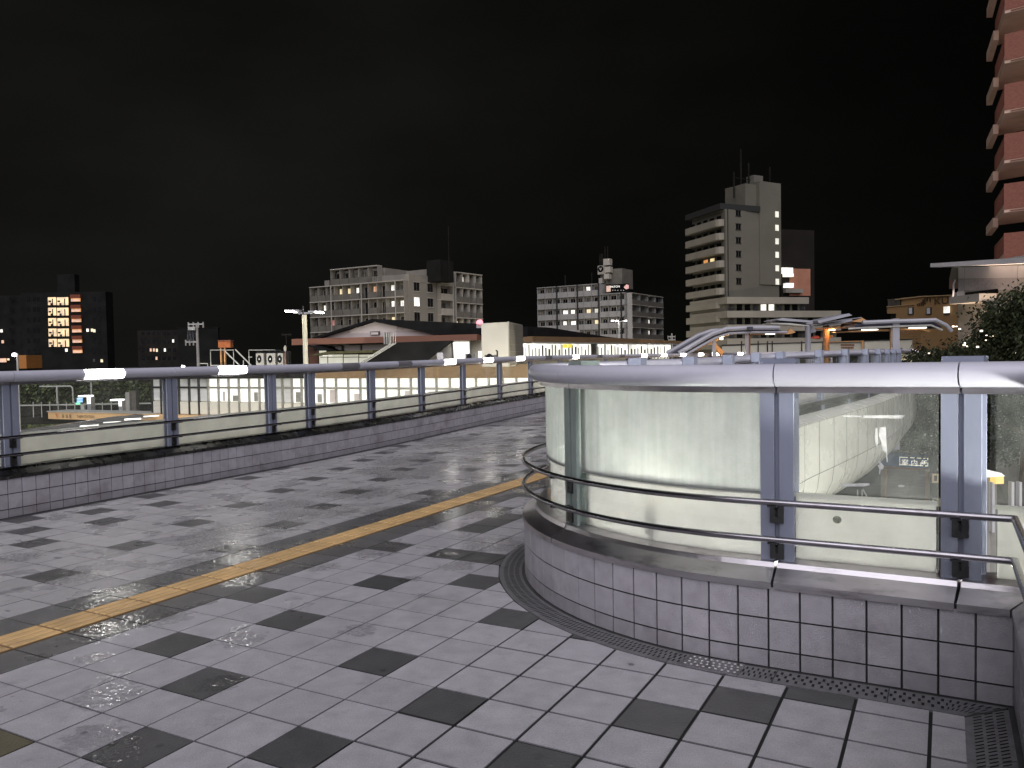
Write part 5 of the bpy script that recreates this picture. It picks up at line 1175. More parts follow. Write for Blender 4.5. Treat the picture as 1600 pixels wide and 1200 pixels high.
def panel_building():
    r = thing('building', 'white panelled building with a flat overhanging roof below the brick tower', 'building')
    F = Fac(1497, 46, 1700, 37); L_ = Fac(1480, 49, 1497, 46)
    z0 = F.Z(1500, 416)
    make('wall', M['conc'], r, lambda mb: ngon_prism(mb, [F.A, F.B, F.B + Vector((7, 8)), F.A * 1.2], -6, z0))
    make('roof', M['wpanel'], r, lambda mb: F.poly(mb, [(1484, 411.5), (1700, 398), (1700, 408), (1484, 417.5)], 1.2, 1.6))
    for x0, x1 in ((1498, 1507), (1508, 1590), (1591, 1680)):
        for y0, y1 in ((418, 435.5), (436.5, 454)):
            e = (x0 - 1498) * .028
            make('cladding_panel', M['wpanel'] if y0 < 430 else mat('wp2', (0.42, 0.40, 0.42), 0.4), r, lambda mb: F.poly(mb, [(x0, y0 - e), (x1, y0 - e - (x1 - x0) * .035), (x1, y1 - e * .6 - (x1 - x0) * .02), (x0, y1 - e * .6)], .02, .06))
    make('cladding_panel', M['wpanel'], r, lambda mb: F.pbox(mb, 1497, 455, 1507, 466, 0, .06))
    make('window', M['winblack'], r, lambda mb: F.pbox(mb, 1509, 454, 1560, 461, -.02, .04))
    make('ledge', M['conc'], r, lambda mb: (F.pbox(mb, 1509, 461, 1557, 473, 0, 1.0), F.pbox(mb, 1545, 486, 1562, 487.6, 0, .8)))
    make('side_wall', mat('sidew', (0.08, 0.075, 0.06), 0.8), r, lambda mb: L_.poly(mb, [(1484, 418), (1497, 419), (1496, 440), (1480, 438)], -.1, .3))
    make('side_wall', M['brick'], r, lambda mb: L_.poly(mb, [(1480.5, 438), (1496, 437), (1494, 450.5), (1480, 451.5)], -.1, .3))
    make('downpipe', M['wpanel'], r, lambda mb: mb.tube([F.P(F.hit(x, y)[0], .2, F.hit(x, y)[1]) for x, y in ((1498, 437), (1495, 444), (1495, 456), (1493, 468))], .05, 6))
panel_building()

def red_tower():
    r = thing('apartment_tower', 'brick red apartment tower with stacked corner balconies at the right edge', 'building')
    F = Fac(1566, 47, 1720, 44); zt0 = F.Z(1568, 345)
    h = 2.85
    Lf = [F.A, F.B, F.B + Vector((3, 14)), F.A + Vector((2.5, 14))]
    make('wall', M['beige'], r, lambda mb: ngon_prism(mb, [F.P(1.6, -4.6, 0).xy, F.P(F.L, -4.6, 0).xy, F.P(F.L, -12, 0).xy + Vector((5, 4)), F.P(1.6, -4.6, 0).xy * 1.2], -6, 34))
    d = Vector((0.44, 0.90)).normalized()
    for k in range(-2, 10):
        z = F.Z(1568, 405) + k * h; q0 = F.S(1568)
        def fl(mb):
            # slab with its soffit, front in brick, open railing on the left return
            a = F.P(q0, 0, 0).xy; b = F.P(F.L, 0, 0).xy; c = b + Vector((1, 5)); e = a + d * 5.5
            e2 = a + d * 5.5 + Vector((-.35, .05))
            mb.mi = 1; ngon_prism(mb, [a, b, c, e], z - .16, z + .05); ngon_prism(mb, [a + d * 3.2, a + d * 3.2 + Vector((-.3, .05)), e2 + d * 1.8, e + d * 1.8], z - .55, z + .02)
            mb.mi = 0; F.box(mb, q0, F.L, -.16, .03, z + .02, z + 1.5)
            mb.mi = 1; mb.hexa([Vector((*(a + d * .2), z - .05)), Vector((*(a + d * .2 + Vector((.1, 0))), z - .05)), Vector((*(e + Vector((.1, 0))), z - .05)), Vector((*e, z - .05)), Vector((*(a + d * .2), z + .35)), Vector((*(a + d * .2 + Vector((.1, 0))), z + .35)), Vector((*(e + Vector((.1, 0))), z + .35)), Vector((*e, z + .35))])
        make('balcony', [M['brick'], M['beige']], r, fl)
        def rl(mb):
            a = F.P(q0, 0, 0).xy
            for j in range(14): p = a + d * (.3 + j * .38); mb.box(p.x, p.x + .05, p.y, p.y + .05, z + .3, z + 1.35)
            p = a + d * .3; q_ = a + d * 5.4; mb.hexa([Vector((p.x, p.y, z + 1.3)), Vector((p.x + .07, p.y, z + 1.3)), Vector((q_.x + .07, q_.y, z + 1.3)), Vector((q_.x, q_.y, z + 1.3)), Vector((p.x, p.y, z + 1.4)), Vector((p.x + .07, p.y, z + 1.4)), Vector((q_.x + .07, q_.y, z + 1.4)), Vector((q_.x, q_.y, z + 1.4))])
        make('railing', M['brick'], r, rl)
        make('slab_edge', M['brick'], r, lambda mb: F.box(mb, F.S(1578), F.L, .02, .06, z - .10, z - .05))
red_tower()

# ---- trees
def leaf_mat(name, col):
    mt, t, b = nodes(name); l = t.links.new
    a = N(t, 'ShaderNodeAttribute', attribute_name='tone'); sc = N(t, 'ShaderNodeVectorMath', operation='MULTIPLY'); sc.inputs[0].default_value = col
    l(a.outputs['Color'], sc.inputs[1]); l(sc.outputs[0], b.inputs['Base Color']); b.inputs['Roughness'].default_value = 0.6; b.inputs['Specular IOR Level'].default_value = 0.2
    return mt
M['leaf'] = leaf_mat('leaf', (0.030, 0.038, 0.018)); M['bark'] = mat('bark', (0.06, 0.045, 0.03), 0.9, bump=0.5, bscale=8)
M['leafl'] = leaf_mat('leafl', (0.16, 0.19, 0.08))
def tree(label, base, height, spread, n, leaf, mt, seed=1, group=None, squash=1.0, bottom=0.25):
    rd = random.Random(seed); r = thing('tree', label, 'tree', group=group)
    b = Vector(base); mb = MB(); tips = []
    top = b + Vector((0, 0, height * .8))
    mb.tube([b, b.lerp(top, .4) + Vector((.1, .05, 0)), top], [height * .028, height * .018, height * .006], 8)
    for k in range(26):
        t = bottom + (0.95 - bottom) * k / 26; p = b.lerp(top, t); a = k * 2.4 + rd.random(); ln = spread * (1.05 - .75 * abs(t - .45)) * (.6 + .4 * rd.random())
        e = p + Vector((math.cos(a) * ln, math.sin(a) * ln, ln * .45 * squash)); m_ = p.lerp(e, .5) + Vector((0, 0, -.03 * ln))
        mb.tube([p, m_, e], [height * .010, height * .006, .01], 5, False)
        for q in (.35, .55, .75, .92, 1.05): tips.append((p.lerp(e, q), ln))
        for s_ in range(3):
            e2 = m_ + Vector((rd.uniform(-1, 1), rd.uniform(-1, 1), rd.uniform(-.2, .9))) * ln * .5; mb.tube([m_, e2], [.02, .006], 4, False); tips.append((e2, ln * .8))
    mb.build('trunk', M['bark'], r)
    mb = MB()
    per = max(1, n // len(tips))
    for c, ln in tips:
        dk = rd.choice((.5, .8, 1.0, 1.35)); cr = (.16 + .15 * rd.random()) * spread * .8
        for _ in range(per):
            o = Vector((rd.gauss(0, 1), rd.gauss(0, 1), rd.gauss(0, .8))) * cr * .6; p = c + o
            u = Vector((rd.uniform(-1, 1), rd.uniform(-1, 1), rd.uniform(-1, 1))).normalized(); w = u.orthogonal().normalized(); v = u.cross(w)
            s_ = leaf * rd.uniform(.6, 1.3); k = dk * rd.uniform(.7, 1.3)
            mb.face([p - w * s_, p + v * s_ * .45, p + w * s_, p - v * s_ * .45], (k, k * rd.uniform(.9, 1.05), k * .9))
    mb.build('crown', mt, r); return r
g_ = 'dark trees behind the right parapet'
def tb(px, Y): p = aty(px, 556, Y); return (p.x, p.y, -6)
tree('tallest dark tree at the right edge, its tip crossing the white panelled building', tb(1602, 27), 11.4, 2.6, 34000, .075, M['leaf'], 3, g_, 1.0, .5)
tree('middle dark tree in front of the tan and white buildings', tb(1518, 30), 9.0, 2.9, 34000, .08, M['leaf'], 5, g_, 1.0, .45)
tree('lowest dark bushy tree beside the end of the long canopy', tb(1468, 33), 8.8, 2.7, 30000, .08, M['leaf'], 8, g_, 1.0, .45)
def lights_far():
    r = thing('street_lights', 'scatter of small warm lamps glinting through the dark trees', 'street lights')
    for px, py, s_ in ((1490, 510, .09), (1495, 510, .06), (1500, 514, .09), (1534, 517, .11), (1507, 539, .10), (1512, 541, .07), (1508, 536, .06), (1528, 542, .10), (1541, 531.5, .05), (1588, 552, .07), (1452, 552, .06), (1542, 524, .05), (1553, 525, .05)):
        p = aty(px, py, 26.5); make('lamp', emit('far%d' % px, (1, .82, .6), 3.5), r, lambda mb: mb.box(p.x - s_ / 3, p.x + s_ / 3, p.y, p.y + .04, p.z - s_ / 4, p.z + s_ / 4))
lights_far()

# ================================================================== lamps, poles and roof things on the left
def double_lamp():
    r = thing('street_lamp', 'pale pole with two glowing flat lamp heads left of the hall', 'street lamp'); Y = 22
    F = Fac(440, Y, 520, Y)
    make('pole', mat('polew', (0.55, 0.52, 0.40), 0.45, var=0.06), r, lambda mb: mb.tube([F.P(F.S(479.5), 0, -6), F.P(F.S(477.2), 0, F.Z(477, 492))], [.09, .062], 14))
    make('cap', M['steeldark'], r, lambda mb: mb.tube([F.P(F.S(475.8), 0, F.Z(476, 493)), F.P(F.S(475.6), 0, F.Z(476, 478))], .045, 12))
    for x0, x1, y0, y1 in ((448, 469, 484.5, 489), (483, 503, 486, 489)):
        h_ = make('lamp_head', M['metal'], r, lambda mb: F.poly(mb, [(x0, y0), (x1, y0 - .3), (x1, y0 + 3.4), (x0, y0 + 2.6)], .14, .28))
        make('lens', M['star'], h_, lambda mb: F.poly(mb, [(x0 - .5 if x0 < 470 else 494, y0 + 1.2), (462 if x0 < 470 else x1 + 1, y0 + 1.4), (462 if x0 < 470 else x1 + 1, y0 + 3.6), (x0 - .5 if x0 < 470 else 494, y0 + 3.0)], .15, .30))
    make('arm', M['metal'], r, lambda mb: (F.pbox(mb, 466, 488, 486, 490.5, -.04, .04),))
double_lamp()
def lamp2():
    r = thing('street_lamp', 'slim far lamp post with small twin heads in front of the pale banded block', 'street lamp'); F = Fac(950, 60, 985, 60)
    make('pole', M['palepipe'], r, lambda mb: mb.tube([F.P(F.S(968), 0, -6), F.P(F.S(968), 0, F.Z(968, 503)), F.P(F.S(963), 0, F.Z(963, 500))], .07, 8))
    for x in (957, 964, 977.5):
        h_ = make('lamp_head', M['palepipe'], r, lambda mb: F.pbox(mb, x - 2, 499.4, x + 2, 501, -.15, .15)); make('lens', M['star'], h_, lambda mb: F.pbox(mb, x - 1.5, 501, x + 1.2, 501.9, -.12, .17))
    make('arm', M['palepipe'], r, lambda mb: mb.tube([F.P(F.S(x), 0, F.Z(x, y)) for x, y in ((957, 500.5), (964, 500.8), (968, 503), (978, 500.6))], .04, 6))
lamp2()
def small_lamps():
    for px, py, Y, lab in ((23.5, 553, 45, 'bright single lamp on a thin pole at the far left'), (139, 578.5, 60, 'small bright lamp just above the left rail light'), (286.5, 572, 60, 'thin white lamp just above the rail near the utility pole')):
        r = thing('street_lamp', lab, 'street lamp'); p = aty(px, py, Y)
        make('pole', M['palepipe'], r, lambda mb: mb.tube([(p.x + .12, p.y, -6), (p.x + .12, p.y, p.z), (p.x, p.y, p.z + .06)], .05, 6)); make('lens', M['star'], r, lambda mb: mb.tube([(p.x - .12, p.y, p.z - .05), (p.x + .10, p.y, p.z - .05)], .085, 8))
    for px, py, lab in ((1031, 547, 'tiny white lamp among the far dark houses, near the tower'), (1077, 538, 'tiny lamp glowing beside the foot of the stair canopy')):
        r = thing('street_lamp', lab, 'street lamp'); p = aty(px, py, 120)
        make('pole', M['metal'], r, lambda mb: mb.tube([(p.x, p.y, -6), (p.x, p.y, p.z)], .08, 6)); make('lens', M['star'], r, lambda mb: mb.tube([(p.x - .15, p.y, p.z), (p.x + .15, p.y, p.z)], .16, 8))
small_lamps()
def utility_pole(px, y0, Y, lab, arms):
    r = thing('utility_pole', lab, 'utility pole'); F = Fac(px - 20, Y, px + 20, Y); k = Y / F_PX
    make('pole', M['conc'], r, lambda mb: mb.tube([F.P(F.S(px + 2), 0, -6), F.P(F.S(px), 0, F.Z(px, y0))], [.17, .10], 8))
    for x0, x1, y in arms:
        a = make('crossarm', M['palepipe'], r, lambda mb: F.box(mb, F.S(x0), F.S(x1), -.06, .06, F.Z(px, y) - .05, F.Z(px, y) + .05))
        for j in range(4):
            q = F.S(x0) + (F.S(x1) - F.S(x0)) * j / 3
            make('insulator', M['aptlight'], a, lambda mb: mb.tube([F.P(q, 0, F.Z(px, y) - .28), F.P(q, 0, F.Z(px, y) + .16)], .06, 6))
    return r, F
r, F = utility_pole(309, 505, 62, 'grey utility pole with crossarms and dropped wires above the left rail', [(296, 319, 506.5), (291, 309, 534)])
make('transformer', M['palepipe'], r, lambda mb: F.pbox(mb, 296, 511, 307, 516, -.3, .3))
for k in range(5): make('wire', M['metal'], r, lambda mb: mb.tube([F.P(F.S(x), .1, F.Z(x, y)) for x, y in ((296 + 2.2 * k, 515), (295 + 2.4 * k, 522 + k), (294 + 2.2 * k, 534))], .02, 4))
utility_pole(1050, 521, 120, 'distant dark utility pole between the pale block and the tower', [(1044, 1055, 526), (1045, 1055, 531)])
def wires():
    r = thing('overhead_wires', 'faint overhead wires crossing low between the pale block and the tower', 'wires')
    for k in range(4): make('wire', M['metal'], r, lambda mb: mb.tube([aty(1020, 536 + 2.2 * k, 121), aty(1050, 537.5 + 2.0 * k, 121), aty(1088, 535 + 2.4 * k, 121)], .03, 4))
wires()
def roof_left():
    # low dark roof with its plant, in front of the black block
    r = thing('low_building', 'dark flat roofed building behind the left rail carrying pipes and air units', 'building'); F = Fac(318, 38, 470, 38)
    make('wall', M['nightwall'], r, lambda mb: F.box(mb, 0, F.L, -3, 0, F.Z(390, 589), F.Z(390, 573)))
    r = thing('pipe_frame', 'open rectangular frame of pale pipes and two sloping braces on the low roof', 'frame'); F = Fac(320, 37, 400, 37)
    def fr(mb):
        def t(*pts, w=.022): mb.tube([F.P(F.S(x), 0, F.Z(x, y)) for x, y in pts], w, 6)
        t((329, 572), (329, 547), (365, 547), (365, 572)); t((329, 571), (365, 571)); t((352, 549), (376, 573), w=.03); t((368, 546), (394, 573), w=.03); t((389, 573), (389, 547), (430, 547), (430, 556)); t((388, 558), (394, 558)); t((380, 563), (380, 573)); t((312, 568), (324, 568), (324, 574))
    make('frame', M['palepipe'], r, fr)
    r = thing('tank_stand', 'orange box on a lit steel stand among the roof pipes', 'tank stand'); F = Fac(330, 39, 375, 39)
    make('tank', mat('orange_tank', (0.42, 0.12, 0.03), 0.7, var=0.3, scale=3), r, lambda mb: F.pbox(mb, 342, 533, 361, 543, -.3, .1))  # plain orange colour with random mottling
    for x in (344.5, 350.5): make('leg', M['wood_orange_lit'], r, lambda mb: F.pbox(mb, x, 543, x + 2, 573, -.1, .05))
    make('top_frame', M['brick'], r, lambda mb: F.pbox(mb, 342, 531.5, 362, 533, -.3, .15))
    r = thing('air_unit_row', 'three pale outdoor air units in a dark rack left of the lamp pole', 'air units'); F = Fac(398, 35, 456, 35)
    make('rack', M['dark'], r, lambda mb: (F.pbox(mb, 397, 549, 447, 574, -.8, -.4), F.pbox(mb, 397, 547, 436, 548, -.4, -.3)))
    for x0, x1 in ((400, 412), (416.5, 430), (434, 442)):
        u = make('housing', M['conc'], r, lambda mb: F.pbox(mb, x0, 552, x1, 572, -.35, .0)); q, z = F.hit((x0 + x1) / 2 - 1, 561)
        make('fan', M['winblack'], u, lambda mb: mb.face([F.P(q + .1 * math.cos(k * PI / 7), .01, z + .17 * math.sin(k * PI / 7)) for k in range(14)])); make('fan_hub', M['palepipe'], u, lambda mb: mb.face([F.P(q + .035 * math.cos(k * PI / 4), .02, z + .05 * math.sin(k * PI / 4)) for k in range(8)]))
    r = thing('satellite_dish', 'small round satellite dish on a post left of the lamp pole', 'satellite dish'); F = Fac(440, 34, 456, 34)
    def dish(mb):
        q, z = F.hit(446.5, 544.5); rows = []
        for j in range(5):
            rr = .13 * j / 4; rows.append([F.P(q + rr * .55 * math.cos(k * PI / 8), .1 - .5 * (.13 ** 2 - rr * rr) * 4 + .3 * rr * math.cos(k * PI / 8), z + rr * 1.0 * math.sin(k * PI / 8)) for k in range(17)])
        mb.quadgrid(rows)
    make('dish', M['aptlight'], r, dish); make('post', M['brick'], r, lambda mb: F.pbox(mb, 445.3, 549, 446.5, 574, -.05, 0))
    r = thing('tv_aerial', 'thin dark television aerial above the satellite dish', 'aerial'); F = Fac(436, 36, 460, 36)
    make('mast', M['nightwall2'], r, lambda mb: (F.pbox(mb, 447.6, 523, 448.4, 574, 0, .03), F.pbox(mb, 440, 522, 456, 523, 0, .03), [F.pbox(mb, x, 521, x + .6, 525, 0, .03) for x in (441, 444, 451, 454)]))
roof_left()

# ---- the yard seen through the left glass
def yard():
    r = thing('iron_fence', 'pale post and wire fence along the yard, seen through the leftmost panes', 'fence'); F = Fac(0, 50, 240, 54)
    for x in (3, 52, 65, 78, 91, 104, 117, 146, 160, 174): make('post', M['palepipe'], r, lambda mb: F.pbox(mb, x - .6, 628, x + .7, 652, 0, .06))
    make('rail', M['palepipe'], r, lambda mb: (F.poly(mb, [(0, 633), (240, 629), (240, 631), (0, 635)], 0, .05), F.poly(mb, [(0, 623), (30, 622), (30, 622.8), (0, 624)], 0, .05)))
    make('mesh', M['nightwall2'], r, lambda mb: F.poly(mb, [(0, 636), (240, 632), (240, 660), (0, 664)], -.06, .03))
    r = thing('goal_frame', 'tall white pipe frame beyond the yard fence', 'frame'); F = Fac(40, 60, 120, 60)
    make('frame', M['palepipe'], r, lambda mb: mb.tube([F.P(F.S(x), 0, F.Z(x, y)) for x, y in ((60, 604), (109, 603.5), (111.5, 606), (112, 630))], .055, 8)); make('post', M['palepipe'], r, lambda mb: F.pbox(mb, 89, 604, 91, 630, 0, .1))
    for px, s_, sd, lab in ((78, 1.5, 31, 'small lit green tree left of the blue lamp box'), (94, 1.6, 33, 'small lit green tree nearest the blue lamp box')):
        p = aty(px, 600, 62); tree(lab, (p.x, p.y, -6), 5.0, s_, 2600, .12, M['leafl'], sd, 'small trees in the yard')
    r = thing('hedge', 'dark leafy hedge behind the yard', 'hedge'); rd = random.Random(5); mb = MB(); F = Fac(-40, 72, 236, 72)
    for _ in range(9000):
        q = rd.random() * F.L; z = -6 + (F.Z(100, 592) + 6 + math.sin(q * .7) * .5) * rd.random() ** .6; c = F.P(q, rd.uniform(-1, 1), z); s_ = .16
        u = Vector((rd.uniform(-1, 1), rd.uniform(-1, 1), rd.uniform(-1, 1))).normalized(); w = u.orthogonal().normalized(); v = u.cross(w); k = rd.choice((.5, 1, 2.2, 5))
        mb.face([c - w * s_, c + v * s_ * .6, c + w * s_, c - v * s_ * .6], (k, k, k * .9))
    mb.build('foliage', M['leaf'], r)
    # two lit vending machines, blue-green lamp box, pillar
    for x0, x1, y0, y1, lab, col in ((136, 142, 620, 631, 'glowing white vending machine right of the blue lamp box', (1, 1, .95)), (185.5, 190.5, 626, 635, 'glowing white sign box with three dark marks left of the concrete pillar', (1, 1, 1))):
        r = thing('vending_machine' if x0 < 150 else 'lit_sign', lab, 'vending machine' if x0 < 150 else 'sign'); F = Fac(x0, 50, x1, 50)
        make('housing', M['metal'], r, lambda mb: F.pbox(mb, x0, y0, x1, y1 + 10, -.5, 0)); make('front', emit('vend%d' % x0, col, 1.6), r, lambda mb: F.pbox(mb, x0 + .3, y0 + .5, x1 - .3, y1, 0, .04))
        make('canopy_lamp', emit('vc%d' % x0, col, 4), r, lambda mb: F.pbox(mb, x0 - 6, y0 - 2.5, x1 + 3, y0 - .6, -.1, .6))
        make('marks', M['dark'], r, lambda mb: [F.pbox(mb, (x0 + x1) / 2 - .7, y0 + 2 + k * 2.6, (x0 + x1) / 2 + .8, y0 + 3.6 + k * 2.6, .04, .05) for k in range(3)])
    r = thing('lamp_box', 'blue and green glowing lamp box in the yard', 'sign'); F = Fac(120, 49, 130, 49)
    make('post', M['palepipe'], r, lambda mb: F.pbox(mb, 126, 632, 131, 643, -.2, 0)); make('front', emit('blueb', (0.15, 0.45, 1.0), 1.5), r, lambda mb: (F.pbox(mb, 121.5, 621.5, 129.5, 624.5, 0, .1), F.pbox(mb, 121.5, 625.5, 129.5, 628.5, 0, .1))); make('front', emit('greenb', (0.05, 1.0, 0.35), 1.1), r, lambda mb: F.pbox(mb, 119.5, 629, 125.5, 632, 0, .1))
    r = thing('concrete_pillar', 'square pale concrete pillar left of the station wing', 'pillar'); F = Fac(196, 45, 210, 45)
    make('shaft', [M['conc'], M['aptdark']], r, lambda mb: (F.pbox(mb, 196, 613, 202.5, 643, -.4, 0), setattr(mb, 'mi', 1), F.pbox(mb, 202.5, 611, 211, 643, -.5, -.1)))
    # parked car, side on
    def car(label, px, py, Y, L_=3.9, col=(0.5, 0.5, 0.5), flip=1, grp='cars parked in the yard'):
        r = thing('parked_car', label, 'car', group=grp); p = aty(px, py, Y); o_ = Vector((p.x, p.y, -6))
        def fr(x, y, z): return o_ + Vector((x * flip, y, z))
        prof = [(-L_ / 2, .35), (-L_ / 2, .75), (-L_ / 2 + .15, .95), (-L_ * .26, 1.02), (-L_ * .12, 1.46), (L_ * .22, 1.50), (L_ * .42, 1.05), (L_ / 2, .92), (L_ / 2, .35)]
        def bd(mb):
            for y in (-.8, .8): mb.face([fr(x, y * (0.86 if z > 1.1 else 1), z) for x, z in (prof if y < 0 else prof[::-1])])
            for a, b in zip(prof, prof[1:] + prof[:1]): mb.face([fr(a[0], -.8 * (0.86 if a[1] > 1.1 else 1), a[1]), fr(b[0], -.8 * (0.86 if b[1] > 1.1 else 1), b[1]), fr(b[0], .8 * (0.86 if b[1] > 1.1 else 1), b[1]), fr(a[0], .8 * (0.86 if a[1] > 1.1 else 1), a[1])])
        make('body', mat('paint%d' % px, col, 0.25, var=0.03), r, bd)
        for sy in (-1,): make('window', M['winblack'], r, lambda mb: mb.face([fr(x, sy * (.80 - .11 * (z - 1.02) / .45) - .02, z) for x, z in ((-L_ * .22, 1.06), (-L_ * .10, 1.40), (L_ * .20, 1.43), (L_ * .36, 1.08))]))
        for x in (-L_ * .31, L_ * .31):
            w = make('wheel', M['dark'], r, lambda mb: mb.tube([fr(x, -.84, .32), fr(x, -.62, .32)], .32, 16)); make('rim', M['metal'], w, lambda mb: mb.tube([fr(x, -.855, .32), fr(x, -.80, .32)], .19, 10))
        make('headlight', M['palepipe'], r, lambda mb: mb.box(*sorted((fr(L_ / 2 - .1, 0, 0).x, fr(L_ / 2 + .02, 0, 0).x)), o_.y - .7, o_.y - .35, -5.28, -5.12))
    car('pale car parked close to the station wing, left of its first window', 228, 630, 56, col=(0.6, 0.6, 0.58))
    car('dark car behind the fence at the far left of the yard', 8, 640, 55, col=(0.05, 0.05, 0.055), flip=-1)
    # platform shelters: long low roofs with strip lamps, lit wet roofs
    rm = mat('wetroof', (0.30, 0.30, 0.28), 0.22, var=0.5, scale=1.5, stretch=(.3, 3, 1), bump=0.5, bscale=4)
    for i, (x0, y0, x1, y1, Y0, Y1) in enumerate(((-40, 676, 240, 662, 27, 40), (-40, 688, 240, 672, 24, 36), (-40, 700, 240, 684, 21, 31))):
        r = thing('platform_roof', ('farthest', 'middle', 'nearest')[i] + ' of the three long wet platform roofs below the left parapet', 'platform roof', group='platform roofs below the left parapet')
        A_ = aty(x0, y0, Y0); B_ = aty(x1, y1, Y1); zz = (A_.z + B_.z) / 2; n = Vector((-(B_ - A_).y, (B_ - A_).x, 0)).normalized()
        def roof(mb):
            for w0, w1, dz in ((0, .9, 0), (.9, 1.8, .18)): mb.hexa([A_.xy.to_3d() + n * w0 + Vector((0, 0, zz - .08 + dz)), B_.xy.to_3d() + n * w0 + Vector((0, 0, zz - .08 + dz)), B_.xy.to_3d() + n * w1 + Vector((0, 0, zz - .08)), A_.xy.to_3d() + n * w1 + Vector((0, 0, zz - .08)), A_.xy.to_3d() + n * w0 + Vector((0, 0, zz + dz * .2)), B_.xy.to_3d() + n * w0 + Vector((0, 0, zz + dz * .2)), B_.xy.to_3d() + n * w1 + Vector((0, 0, zz + .1 - dz * .4)), A_.xy.to_3d() + n * w1 + Vector((0, 0, zz + .1 - dz * .4))])
        make('roof', rm, r, roof)
        for k in range(7):
            c = A_.lerp(B_, (k + .5) / 7); make('strip_lamp', emit('pl%d_%d' % (i, k), (1, .98, .9), 3 if k % 2 else 1.5), r, lambda mb: mb.tube([(c.x, c.y - .1, zz + .04), (c.x + .55, c.y + .35, zz + .04)], .035, 6))
        for k in range(4): c = A_.lerp(B_, (k + .5) / 4); make('column', M['palepipe'], r, lambda mb: mb.tube([(c.x + n.x * .9, c.y + n.y * .9, -6), (c.x + n.x * .9, c.y + n.y * .9, zz)], .08, 8))
    # brightly lit bay at the foot of the wing
    r = thing('shop_bay', 'brilliant white lit bay under the tan beam at the foot of the station wing', 'shop front'); F = Fac(150, 38, 242, 36)
    make('front', [emit('bay', (1, .98, .9), 1.5, .5, 2.5, (1, 1, .6)), M['mull']], r, lambda mb: (F.poly(mb, [(210, 659), (240, 659), (240, 668), (150, 682), (62, 696), (62, 688), (150, 674)], 0, .4), setattr(mb, 'mi', 1), [F.pbox(mb, x, 660, x + 1, 690, 0.0, .06) for x in (150, 178, 205, 220, 232)]))
yard()

